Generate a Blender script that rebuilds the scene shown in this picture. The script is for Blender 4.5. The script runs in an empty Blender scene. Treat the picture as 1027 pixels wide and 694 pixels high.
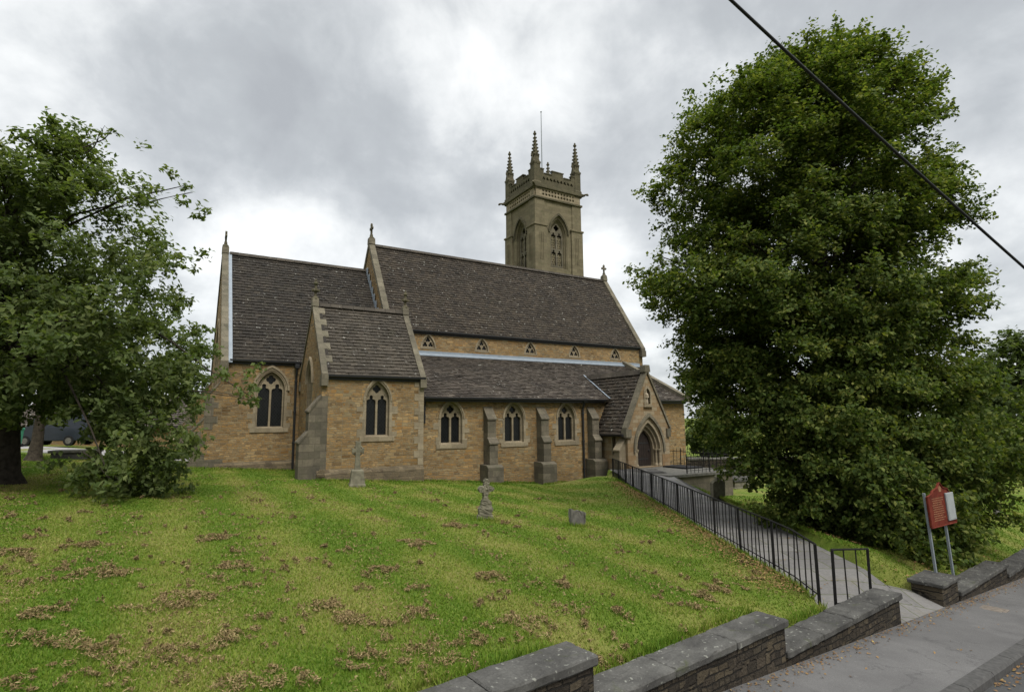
import bpy, bmesh, math, random
import numpy as np
from mathutils import Vector, Matrix
from mathutils.geometry import tessellate_polygon
R = math.radians
random.seed(7); rng = np.random.default_rng(7)
scene = bpy.context.scene
COL = scene.collection

# ------------------------------------------------------------------ camera
CZ, FPX, PITCH, ROLL, YAW = 2.55, 553.19, R(7.547), R(.511), R(30.804)
cd = bpy.data.cameras.new('camera'); cam = bpy.data.objects.new('camera', cd); COL.objects.link(cam)
cd.sensor_width = 36; cd.lens = FPX / 1027 * 36; cd.clip_end = 3000; cd.clip_start = .05
cam.matrix_world = Matrix.Translation((0, 0, CZ)) @ Matrix.Rotation(math.pi / 2 + PITCH, 4, 'X') @ Matrix.Rotation(-ROLL, 4, 'Z')
scene.camera = cam

# ------------------------------------------------------------------ light, sky, exposure
SUN_EL, SUN_AZ = R(52), R(150)          # azimuth clockwise from +Y (camera looks along +Y): behind, a little to the right
w = bpy.data.worlds.new("World"); scene.world = w; w.use_nodes = True
sun_d = bpy.data.lights.new('sun', 'SUN'); sun_d.energy = 1.5; sun_d.angle = R(22); sun_d.color = (1, .96, .9)
sun = bpy.data.objects.new('sun', sun_d); COL.objects.link(sun)
sdir = Vector((math.sin(SUN_AZ) * math.cos(SUN_EL), math.cos(SUN_AZ) * math.cos(SUN_EL), math.sin(SUN_EL)))
sun.rotation_euler = sdir.to_track_quat('Z', 'Y').to_euler()
scene.view_settings.view_transform = 'Standard'; scene.view_settings.look = 'None'
scene.view_settings.gamma = 1; scene.view_settings.use_curve_mapping = False
scene.view_settings.exposure = 1.05

def pixray(x, y):
    u = (x - 513.5) / FPX; v = (347 - y) / FPX
    c, s = math.cos(ROLL), math.sin(ROLL); u, v = u * c + v * s, -u * s + v * c
    return Vector((u, math.cos(PITCH) - v * math.sin(PITCH), math.sin(PITCH) + v * math.cos(PITCH)))

class NT:
    """small helper round a node tree"""
    def __init__(s, nt): s.nt = nt; s.n = nt.nodes; s.l = nt.links
    def new(s, t, **k):
        n = s.n.new(t)
        for a, b in k.items(): setattr(n, a, b)
        return n
    def put(s, sock, v):
        if isinstance(v, bpy.types.NodeSocket): s.l.new(v, sock)
        else: sock.default_value = v
    def math(s, op, a, b=0., c=0., clamp=False):
        n = s.new('ShaderNodeMath', operation=op, use_clamp=clamp)
        for i, v in enumerate((a, b, c)): s.put(n.inputs[i], v)
        return n.outputs[0]
    def vmath(s, op, a, b=(0, 0, 0)):
        n = s.new('ShaderNodeVectorMath', operation=op); s.put(n.inputs[0], a); s.put(n.inputs[1], b)
        return n.outputs['Value'] if op in ('DOT_PRODUCT', 'LENGTH') else n.outputs[0]
    def noise(s, vec, scale, detail=4, rough=.55, dist=0., out=0):
        n = s.new('ShaderNodeTexNoise')
        if vec is not None: s.put(n.inputs['Vector'], vec)
        s.put(n.inputs['Scale'], scale); s.put(n.inputs['Detail'], detail); s.put(n.inputs['Roughness'], rough); s.put(n.inputs['Distortion'], dist)
        return n.outputs[out]
    def ramp(s, fac, stops, interp='LINEAR'):
        n = s.new('ShaderNodeValToRGB'); r = n.color_ramp; r.interpolation = interp
        while len(r.elements) < len(stops): r.elements.new(.5)
        for e, (p, c) in zip(r.elements, stops):
            e.position = p; e.color = (c, c, c, 1) if isinstance(c, (int, float)) else (*c, 1)
        s.put(n.inputs[0], fac); return n.outputs[0]
    def mix(s, fac, a, b, blend='MIX'):
        n = s.new('ShaderNodeMix', data_type='RGBA', blend_type=blend)
        s.put(n.inputs[0], fac)
        for i, v in ((6, a), (7, b)):
            s.put(n.inputs[i], (*v, 1) if isinstance(v, tuple) and len(v) == 3 else v)
        return n.outputs[2]
    def comb(s, x, y, z=0.):
        n = s.new('ShaderNodeCombineXYZ')
        for i, v in enumerate((x, y, z)): s.put(n.inputs[i], v)
        return n.outputs[0]
    def sep(s, v):
        n = s.new('ShaderNodeSeparateXYZ'); s.put(n.inputs[0], v); return n.outputs
    def obj(s): return s.new('ShaderNodeTexCoord').outputs['Object']
    def pos(s): return s.new('ShaderNodeNewGeometry').outputs['Position']
    def island(s): return s.new('ShaderNodeNewGeometry').outputs['Random Per Island']
    def bump(s, h, strength, dist, normal=None):
        n = s.new('ShaderNodeBump'); s.put(n.inputs['Height'], h); n.inputs['Strength'].default_value = strength
        n.inputs['Distance'].default_value = dist
        if normal is not None: s.put(n.inputs['Normal'], normal)
        return n.outputs[0]

# world: a high grey overcast with broken brighter cloud, over the daylight sky
g = NT(w.node_tree); g.n.clear()
dirv = g.vmath('NORMALIZE', g.new('ShaderNodeTexCoord').outputs['Generated'])
dz = g.sep(dirv)
den = g.math('ADD', g.math('MAXIMUM', dz[2], 0.0), .22)
cp = g.comb(g.math('DIVIDE', dz[0], den), g.math('DIVIDE', dz[1], den), 0.)
n1 = g.noise(cp, 1.5, 8, .52, .25); n2 = g.noise(cp, .6, 5, .5, .3); n3 = g.noise(dirv, 6., 9, .58, .2)
cl = g.math('ADD', g.math('MULTIPLY', n1, .60), g.math('ADD', g.math('MULTIPLY', n2, .25), g.math('MULTIPLY_ADD', n3, .45, -.15)))
for x, y, k, a in ((60, 15, 60, .07), (20, 90, 60, .03), (180, 25, 50, .03), (500, 112, 260, .065), (440, 66, 200, .055), (395, 45, 150, .04), (520, 118, 600, .04), (560, 85, 500, .03), (340, 60, 300, .03),
                   (250, 245, 160, .12), (335, 225, 200, .07), (600, 240, 200, .13), (655, 330, 80, .10), (690, 150, 150, .03), (330, 105, 60, -.07), (410, 165, 90, -.11),
                   (250, 120, 60, -.04), (140, 60, 100, -.04), (860, 30, 30, -.04), (600, 45, 70, -.03), (1010, 150, 50, -.01), (80, 105, 80, .03), (1010, 270, 60, .05), (620, 170, 150, -.03)):
    d = pixray(x, y).normalized()
    e = g.math('EXPONENT', g.math('MULTIPLY', g.math('SUBTRACT', g.vmath('DOT_PRODUCT', dirv, tuple(d)), 1.0), float(k) * 1.6))
    cl = g.math('ADD', cl, g.math('MULTIPLY', e, a))
cloud = g.ramp(cl, [(.30, (.165, .172, .18)), (.40, (.19, .199, .206)), (.48, (.235, .244, .25)), (.55, (.30, .308, .31)), (.64, (.375, .38, .378)), (.76, (.45, .452, .445))])
# an overcast sky is brighter overhead than at the horizon
zen = g.ramp(dz[2], [(0., 1.0), (.66, 1.0), (.84, 3.2), (1., 4.0)])
cloud = g.mix(1.0, cloud, zen, 'MULTIPLY')
sky = g.new('ShaderNodeTexSky', sky_type='NISHITA', sun_disc=False, sun_elevation=SUN_EL, sun_rotation=SUN_AZ)
b1 = g.new('ShaderNodeBackground'); g.put(b1.inputs[0], sky.outputs[0]); b1.inputs[1].default_value = .1
b2 = g.new('ShaderNodeBackground'); g.put(b2.inputs[0], cloud); b2.inputs[1].default_value = 1.42
mx = g.new('ShaderNodeMixShader'); mx.inputs[0].default_value = .94
g.l.new(b1.outputs[0], mx.inputs[1]); g.l.new(b2.outputs[0], mx.inputs[2])
g.l.new(mx.outputs[0], g.new('ShaderNodeOutputWorld').inputs[0])

# ------------------------------------------------------------------ materials
MAT = {}
def mat(name, rough=.85, spec=.3):
    m = bpy.data.materials.new(name); m.use_nodes = True; t = NT(m.node_tree)
    b = t.n['Principled BSDF']; b.inputs['Roughness'].default_value = rough; b.inputs['Specular IOR Level'].default_value = spec
    MAT[name] = m; return m, t, b
def plain(name, col, rough=.8, spec=.3, metal=0, var=.25, vscale=6., bump=.1):
    m, t, b = mat(name, rough, spec); b.inputs['Metallic'].default_value = metal
    n = t.noise(t.obj(), vscale, 6, .6)
    lo = tuple(c * (1 - var) for c in col); hi = tuple(min(1, c * (1 + var)) for c in col)
    t.put(b.inputs['Base Color'], t.ramp(n, [(.3, lo), (.7, hi)]))
    if bump: t.put(b.inputs['Normal'], t.bump(n, bump, .02))
    return m
def rubble(name, cols, mortar, bw=.30, rh=.105, dark=.5, bumpd=.02, wv=.16):
    m, t, b = mat(name, .92, .15)
    p = t.obj(); s = t.sep(p)
    wob = t.noise(p, 1.7, 2, .5); wob2 = t.noise(p, 7., 2, .5)
    u = t.math('ADD', t.math('ADD', s[0], s[1]), t.math('MULTIPLY', wob2, .09))
    v = t.math('ADD', t.math('ADD', s[2], t.math('MULTIPLY', wob, wv)), t.math('MULTIPLY', wob2, .035))
    br = t.new('ShaderNodeTexBrick', offset=.47, offset_frequency=2, squash=.62, squash_frequency=3)
    t.put(br.inputs['Vector'], t.comb(u, v)); br.inputs['Color1'].default_value = (0, 0, 0, 1); br.inputs['Color2'].default_value = (1, 1, 1, 1)
    br.inputs['Mortar'].default_value = (.5, .5, .5, 1)
    b2 = t.new('ShaderNodeTexBrick', offset=.37, offset_frequency=2, squash=.7, squash_frequency=2); t.put(b2.inputs['Vector'], t.comb(t.math('ADD', u, 7.3), t.math('ADD', v, .03)))
    b2.inputs['Color1'].default_value = (0, 0, 0, 1); b2.inputs['Color2'].default_value = (1, 1, 1, 1); b2.inputs['Mortar'].default_value = (.5, .5, .5, 1)
    for q_, f1, f2 in ((br, 1., 1.), (b2, 1.55, 1.62)):
        for k, x in (('Scale', 1.), ('Mortar Size', .010), ('Mortar Smooth', .3), ('Bias', 0.), ('Brick Width', bw * f1), ('Row Height', rh * f2)): q_.inputs[k].default_value = x
    msk = t.ramp(t.noise(t.comb(u, t.math('MULTIPLY', v, 2.2)), 1.3, 3, .5), [(.50, 0.), (.53, 1.)])
    bcol = t.mix(msk, br.outputs['Color'], b2.outputs['Color']); bfac = t.math('ADD', t.math('MULTIPLY', br.outputs['Fac'], t.math('SUBTRACT', 1., msk)), t.math('MULTIPLY', b2.outputs['Fac'], msk))
    k = len(cols); c = t.ramp(bcol, [(i / (k - 1) if k > 1 else 0, col) for i, col in enumerate(cols)])
    fine = t.noise(p, 26., 5, .65)
    c = t.mix(.6, c, t.ramp(fine, [(.25, .55), (.75, 1.35)]), 'MULTIPLY')
    big = t.noise(p, .55, 5, .6)
    c = t.mix(dark, c, t.ramp(big, [(.3, .55), (.55, 1.0), (.75, 1.2)]), 'MULTIPLY')
    c = t.mix(bfac, c, t.mix(fine, tuple(x * .7 for x in mortar), mortar))
    c = t.mix(t.ramp(t.noise(p, .9, 7, .7, .8), [(.56, 0.), (.74, .55)]), c, tuple(x * .42 for x in mortar))
    t.put(b.inputs['Base Color'], c)
    h = t.math('ADD', t.math('MULTIPLY', bfac, -1.), t.math('MULTIPLY', fine, .7))
    t.put(b.inputs['Normal'], t.bump(h, .9, bumpd)); return m
def ashlar(name, lo, hi, stain=(.08, .075, .06), st=.45, bw=.6, rh=.32, moss=None):
    m, t, b = mat(name, .9, .15); p = t.obj(); s = t.sep(p)
    br = t.new('ShaderNodeTexBrick', offset=.5); t.put(br.inputs['Vector'], t.comb(t.math('ADD', s[0], t.math('MULTIPLY', s[1], .93)), s[2]))
    br.inputs['Color1'].default_value = (0, 0, 0, 1); br.inputs['Color2'].default_value = (1, 1, 1, 1)
    for k, x in (('Scale', 1.), ('Mortar Size', .006), ('Mortar Smooth', .2), ('Brick Width', bw), ('Row Height', rh)): br.inputs[k].default_value = x
    c = t.mix(br.outputs['Color'], lo, hi)
    fine = t.noise(p, 14., 6, .65); c = t.mix(.55, c, t.ramp(fine, [(.25, .6), (.75, 1.3)]), 'MULTIPLY')
    big = t.noise(p, 1.1, 6, .65, .4); c = t.mix(t.ramp(big, [(.48, 0.), (.72, st)]), c, stain)
    if moss: c = t.mix(t.ramp(t.noise(p, 2.3, 6, .7), [(.5, 0.), (.75, .7)]), c, moss)
    c = t.mix(t.math('MULTIPLY', br.outputs['Fac'], .5), c, tuple(x * .5 for x in lo))
    t.put(b.inputs['Base Color'], c)
    t.put(b.inputs['Normal'], t.bump(t.math('SUBTRACT', fine, br.outputs['Fac']), .5, .012)); return m
def tiles_mat(name, cols, lichen=.5, mossy=.4):
    m, t, b = mat(name, .85, .25); p = t.obj()
    c = t.ramp(t.island(), [(i / (len(cols) - 1), k) for i, k in enumerate(cols)])
    big = t.noise(p, .8, 5, .6, .5); c = t.mix(.7, c, t.ramp(big, [(.3, .6), (.7, 1.3)]), 'MULTIPLY')
    c = t.mix(t.ramp(t.noise(p, 1.9, 6, .7, .6), [(.55, 0.), (.72, mossy)]), c, (.035, .032, .018))
    sp = t.math('MULTIPLY', t.ramp(t.noise(p, 7.5, 2, .45), [(.675, 0.), (.71, lichen)]), t.ramp(t.noise(p, .9, 3, .5), [(.42, .15), (.6, 1.)]))
    c = t.mix(sp, c, (.34, .33, .29))
    fine = t.noise(p, 30., 4, .7); c = t.mix(.5, c, t.ramp(fine, [(.25, .6), (.75, 1.4)]), 'MULTIPLY')
    t.put(b.inputs['Base Color'], c); t.put(b.inputs['Normal'], t.bump(fine, .4, .01)); return m
def leaf_mat(name, cols, trans=.35):
    m, t, b = mat(name, .7, .14)
    c = t.ramp(t.island(), [(i / (len(cols) - 1), k) for i, k in enumerate(cols)])
    c = t.mix(1., c, t.ramp(t.noise(t.pos(), 1.1, 4, .6), [(.32, (.72, .80, .75)), (.55, (1., 1., 1.)), (.72, (1.32, 1.22, 1.1))]), 'MULTIPLY')
    t.put(b.inputs['Base Color'], c)
    tr = t.new('ShaderNodeBsdfTranslucent'); t.put(tr.inputs[0], t.mix(1., c, (1.25, 1.35, .55), 'MULTIPLY'))
    mx = t.new('ShaderNodeMixShader'); mx.inputs[0].default_value = trans
    t.l.new(b.outputs[0], mx.inputs[1]); t.l.new(tr.outputs[0], mx.inputs[2])
    t.l.new(mx.outputs[0], t.n['Material Output'].inputs[0]); return m

rubble('rubble', [(0.1333, 0.0819, 0.0348), (0.2586, 0.1603, 0.0664), (0.1797, 0.1204, 0.0574), (0.3283, 0.2183, 0.0988), (0.2169, 0.1230, 0.0460), (0.3005, 0.2228, 0.1176), (0.1472, 0.0996, 0.0513), (0.2726, 0.1603, 0.0590), (0.2029, 0.1648, 0.0950), (0.3098, 0.1917, 0.0762), (0.1193, 0.0855, 0.0469)], (.22, .18, .12), bw=.23, rh=.084, dark=.75)
rubble('rubble_grey', [(.085, .065, .042), (.155, .12, .072), (.115, .092, .06), (.185, .145, .09), (.135, .105, .065)], (.14, .115, .078), dark=.85)
rubble('wall_stone', [(.022, .019, .015), (.062, .05, .036), (.036, .03, .023), (.09, .072, .047), (.045, .039, .03)], (.02, .018, .015), bw=.24, rh=.08, dark=.8, bumpd=.05, wv=.05)
ashlar('dressed', (.185, .15, .098), (.26, .215, .145), st=.35)
ashlar('porch_stone', (.20, .125, .06), (.25, .205, .135), st=.35, bw=.38, rh=.2)
ashlar('buttress_stone', (.090, .078, .057), (.150, .128, .092), stain=(.05, .046, .036), st=.8, bw=.42, rh=.28, moss=(.075, .075, .045))
ashlar('tower_stone', (.125, .105, .066), (.165, .14, .088), stain=(.07, .063, .04), st=.5, moss=(.085, .082, .042))
ashlar('tower_trim', (.072, .063, .04), (.10, .087, .054), stain=(.04, .038, .024), st=.6, moss=(.055, .058, .028))
ashlar('coping_stone', (.105, .092, .066), (.16, .14, .10), stain=(.05, .046, .036), st=.7, moss=(.07, .07, .042))
tiles_mat('nave_tiles', [(0.0181, 0.0141, 0.0101), (0.0362, 0.0279, 0.0194), (0.0241, 0.0186, 0.0132), (0.0446, 0.0343, 0.0231), (0.0290, 0.0227, 0.0162)], .7)
tiles_mat('chancel_tiles', [(0.0145, 0.0121, 0.0091), (0.0291, 0.0237, 0.0175), (0.0199, 0.0162, 0.0122), (0.0351, 0.0283, 0.0201)], .6)
tiles_mat('vestry_tiles', [(0.0307, 0.0255, 0.0191), (0.0512, 0.0428, 0.0316), (0.0391, 0.0324, 0.0243), (0.0602, 0.0498, 0.0368)], .5)
tiles_mat('aisle_tiles', [(0.0235, 0.0182, 0.0138), (0.0620, 0.0501, 0.0388), (0.0332, 0.0264, 0.0201), (0.0783, 0.0641, 0.0497), (0.0295, 0.0229, 0.0169)], .9)
plain('lead', (.19, .22, .25), .5, .4, 0, .15, 5, .05)
plain('black_iron', (.012, .012, .013), .5, .4, 0, .3, 20, .1)
plain('dark_timber', (.017, .011, .008), .7, .3, 0, .4, 9, .2)
plain('iron_rail', (.012, .0115, .011), .8, .12, 0, .4, 12, .1)
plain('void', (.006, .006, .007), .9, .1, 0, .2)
plain('bark', (.055, .045, .034), .95, .1, 0, .5, 9, .9)
plain('bark_dark', (.035, .029, .023), .95, .1, 0, .5, 9, .9)
plain('slab_stone', (.095, .09, .077), .9, .2, 0, .4, 7, .3)
plain('grave_stone', (.13, .12, .085), .95, .15, 0, .4, 6, .25)
plain('grave_dark', (.05, .048, .042), .95, .15, 0, .5, 6, .5)
plain('post_grey', (.17, .19, .205), .5, .4, .0, .15, 5, .05)
plain('notice_white', (.25, .265, .265), .4, .4, 0, .12, 8, .03)
plain('board_cream', (.23, .12, .06), .7, .2, 0, .2, 8, 0)
plain('kerb_stone', (.06, .058, .055), .9, .2, 0, .3, 14, .3)
plain('cable_black', (.008, .008, .009), .6, .3, 0, .1, 5, 0)
plain('plaster', (.42, .36, .25), .9, .2, 0, .2, 2, .1)
plain('slate', (.09, .075, .07), .8, .3, 0, .3, 3, .2)
plain('bin_green', (.05, .22, .13), .5, .4, 0, .2, 3, 0)
plain('van_paint', (.012, .015, .022), .3, .5, 0, .15, 3, 0)
plain('car_silver', (.40, .41, .42), .3, .5, .2, .1, 3, 0)
plain('rubber', (.012, .012, .012), .9, .2, 0, .2, 9, .1)
plain('cover_iron', (.15, .125, .10), .7, .4, .2, .4, 14, .3)
plain('statue_stone', (.30, .25, .18), .9, .2, 0, .3, 9, .2)
def special_mats():
    m, t, b = mat('board_red', .75, .12); p = t.obj()
    n = t.noise(p, 9, 6, .65); c = t.ramp(n, [(.3, (.065, .012, .007)), (.55, (.115, .020, .011)), (.75, (.15, .040, .02))])
    t.put(b.inputs['Base Color'], c)
    m, t, b = mat('leaded_glass', .3, .22); p = t.obj(); s = t.sep(p)
    uu = t.math('ADD', s[0], s[1])
    def lat(sgn):
        q = t.math('MULTIPLY', t.math('ADD', uu, t.math('MULTIPLY', s[2], .75 * sgn)), 8.)
        return t.math('ABSOLUTE', t.math('SUBTRACT', t.math('FRACT', q), .5))
    lead = t.math('LESS_THAN', t.math('MINIMUM', lat(1), lat(-1)), .07)
    vary = t.noise(p, 9, 3, .6)
    c = t.mix(lead, t.ramp(vary, [(.3, (.002, .0025, .003)), (.7, (.009, .010, .011))]), (.018, .018, .017))
    t.put(b.inputs['Base Color'], c); t.put(b.inputs['Normal'], t.bump(vary, .25, .02))
    m, t, b = mat('window_glass', .08, .5); b.inputs['Base Color'].default_value = (.01, .012, .014, 1)
    # lawn soil and thatch under the blades
    m, t, b = mat('lawn', .95, .1); p = t.pos(); s = t.sep(p)
    ce, se = math.cos(YAW), math.sin(YAW)
    ee = t.math('ADD', t.math('MULTIPLY', s[0], ce), t.math('MULTIPLY', s[1], se))
    stripe = t.math('SINE', t.math('ADD', t.math('MULTIPLY', ee, 3.6), t.math('MULTIPLY', t.noise(p, .35, 3, .5), 3.)))
    big = t.noise(p, .45, 5, .6); fine = t.noise(p, 9., 6, .7); vf = t.noise(p, 60., 4, .7)
    c = t.mix(t.ramp(fine, [(.3, 0.), (.7, 1.)]), (.07, .115, .014), (.13, .175, .026))
    dry = t.math('ADD', t.math('MULTIPLY', stripe, .11), big)
    c = t.mix(t.ramp(dry, [(.42, 0.), (.66, .75)]), c, (.20, .19, .055))
    br = t.noise(t.comb(t.math('MULTIPLY', ee, 1.), t.math('MULTIPLY', s[1], .45), 0.), 2.6, 8, .75, .3)
    c = t.mix(t.ramp(br, [(.58, 0.), (.72, .7)]), c, (.135, .095, .045))
    c = t.mix(.6, c, t.ramp(vf, [(.25, .3), (.75, 1.25)]), 'MULTIPLY')
    t.put(b.inputs['Base Color'], c); t.put(b.inputs['Normal'], t.bump(t.math('ADD', fine, vf), .8, .03))
    # grass blades share the place-dependent tone of the sward
    m, t, b = mat('grass_blades', .7, .2); p = t.pos(); s = t.sep(p)
    ee = t.math('ADD', t.math('MULTIPLY', s[0], ce), t.math('MULTIPLY', s[1], se))
    stripe = t.math('SINE', t.math('ADD', t.math('MULTIPLY', ee, 3.6), t.math('MULTIPLY', t.noise(p, .35, 3, .5), 3.)))
    dry = t.math('ADD', t.math('ADD', t.math('MULTIPLY', stripe, .11), t.noise(p, .45, 5, .6)), t.math('MULTIPLY', t.math('SUBTRACT', t.island(), .5), .35))
    c = t.ramp(dry, [(.28, (.076, .148, .011)), (.52, (.130, .196, .018)), (.69, (.205, .228, .042)), (.90, (.30, .265, .09))])
    t.put(b.inputs['Base Color'], c)
    tr = t.new('ShaderNodeBsdfTranslucent'); t.put(tr.inputs[0], c); mx = t.new('ShaderNodeMixShader'); mx.inputs[0].default_value = .3
    t.l.new(b.outputs[0], mx.inputs[1]); t.l.new(tr.outputs[0], mx.inputs[2]); t.l.new(mx.outputs[0], t.n['Material Output'].inputs[0])
    m, t, b = mat('thatch', .98, .05); t.put(b.inputs['Base Color'], t.ramp(t.island(), [(0, (.095, .070, .030)), (.5, (.175, .128, .060)), (1, (.26, .20, .10))]))
    m, t, b = mat('litter', .9, .1); t.put(b.inputs['Base Color'], t.ramp(t.island(), [(0, (.09, .05, .022)), (.5, (.17, .10, .045)), (.88, (.22, .14, .06)), (1, (.30, .23, .08))]))
    for nm, lo, hi, sc in (('asphalt_walk', (.082, .079, .077), (.118, .114, .110), 1.2), ('asphalt_road', (.04, .04, .04), (.065, .064, .062), 1.), ('drive', (.20, .19, .185), (.27, .255, .25), .8)):
        m, t, b = mat(nm, .92, .25); p = t.pos(); n = t.noise(p, sc, 6, .6); f = t.noise(p, 75., 3, .7); ag = t.noise(p, 220., 2, .5)
        c = t.ramp(n, [(.3, lo), (.7, hi)]); c = t.mix(.6, c, t.ramp(f, [(.25, .6), (.75, 1.4)]), 'MULTIPLY')
        c = t.mix(t.ramp(t.noise(p, 3.2, 8, .7, .8), [(.60, 0.), (.70, .35)]), c, tuple(x * .55 for x in lo))
        vo = t.new('ShaderNodeTexVoronoi', feature='DISTANCE_TO_EDGE'); t.put(vo.inputs['Vector'], t.vmath('ADD', p, t.vmath('MULTIPLY', t.noise(p, 2.2, 6, .7, 0., 1), (.7, .7, .7)))); vo.inputs['Scale'].default_value = .55
        ck = t.math('MULTIPLY', t.math('LESS_THAN', vo.outputs['Distance'], .007), t.ramp(t.noise(p, .7, 3, .5), [(.50, 0.), (.58, .35)]))
        c = t.mix(ck, c, tuple(x * .35 for x in lo))
        c = t.mix(t.ramp(t.noise(p, .5, 4, .5), [(.53, 0.), (.57, .22)]), c, tuple(x * .62 for x in lo))
        c = t.mix(t.ramp(t.noise(p, 11., 5, .7), [(.64, 0.), (.70, .5)]), c, tuple(x * 1.45 for x in hi))
        t.put(b.inputs['Base Color'], c); t.put(b.inputs['Normal'], t.bump(t.math('ADD', f, ag), .5, .006))
    m, t, b = mat('concrete_coping', .92, .2); p = t.obj(); n = t.noise(p, 2.2, 7, .65, .4); f = t.noise(p, 45., 4, .7)
    c = t.ramp(n, [(.28, (.028, .027, .025)), (.5, (.058, .056, .051)), (.72, (.098, .095, .086))])
    c = t.mix(.6, c, t.ramp(f, [(.25, .55), (.75, 1.45)]), 'MULTIPLY')
    c = t.mix(t.ramp(t.noise(p, 16., 3, .5), [(.64, 0.), (.69, .7)]), c, (.21, .21, .18))
    c = t.mix(t.ramp(t.noise(p, 3.1, 7, .75, .5), [(.58, 0.), (.68, .6)]), c, (.045, .052, .02))
    t.put(b.inputs['Base Color'], c); t.put(b.inputs['Normal'], t.bump(t.math('ADD', n, f), .5, .01))
    m, t, b = mat('path_slabs', .92, .2); p = t.pos(); s = t.sep(p)
    br = t.new('ShaderNodeTexBrick', offset=.5); t.put(br.inputs['Vector'], t.comb(s[0], s[1])); br.inputs['Color1'].default_value = (.105, .10, .095, 1); br.inputs['Color2'].default_value = (.145, .138, .13, 1)
    br.inputs['Mortar'].default_value = (.07, .075, .035, 1)
    for k, x in (('Scale', 1.), ('Mortar Size', .012), ('Mortar Smooth', .3), ('Brick Width', .9), ('Row Height', .6)): br.inputs[k].default_value = x
    f = t.noise(p, 18., 6, .7); c = t.mix(.6, br.outputs['Color'], t.ramp(f, [(.25, .6), (.75, 1.35)]), 'MULTIPLY')
    c = t.mix(t.ramp(t.noise(p, 1.5, 6, .7), [(.55, 0.), (.75, .5)]), c, (.12, .10, .06))
    t.put(b.inputs['Base Color'], c); t.put(b.inputs['Normal'], t.bump(t.math('SUBTRACT', f, br.outputs['Fac']), .4, .01))
special_mats()
leaf_mat('lime_leaves', [(0.0328, 0.0531, 0.0111), (0.0783, 0.1086, 0.0222), (0.0505, 0.0785, 0.0177), (0.1162, 0.1432, 0.0333), (0.1895, 0.1987, 0.0532)], .42)
leaf_mat('cherry_leaves', [(0.0592, 0.0855, 0.0263), (0.1107, 0.1402, 0.0462), (0.0798, 0.1093, 0.0357), (0.1571, 0.1782, 0.0672)], .45)
leaf_mat('far_leaves', [(.045, .066, .022), (.085, .11, .034), (.06, .085, .028)], .4)
leaf_mat('autumn_leaf', [(.30, .09, .02), (.36, .14, .03)])

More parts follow.
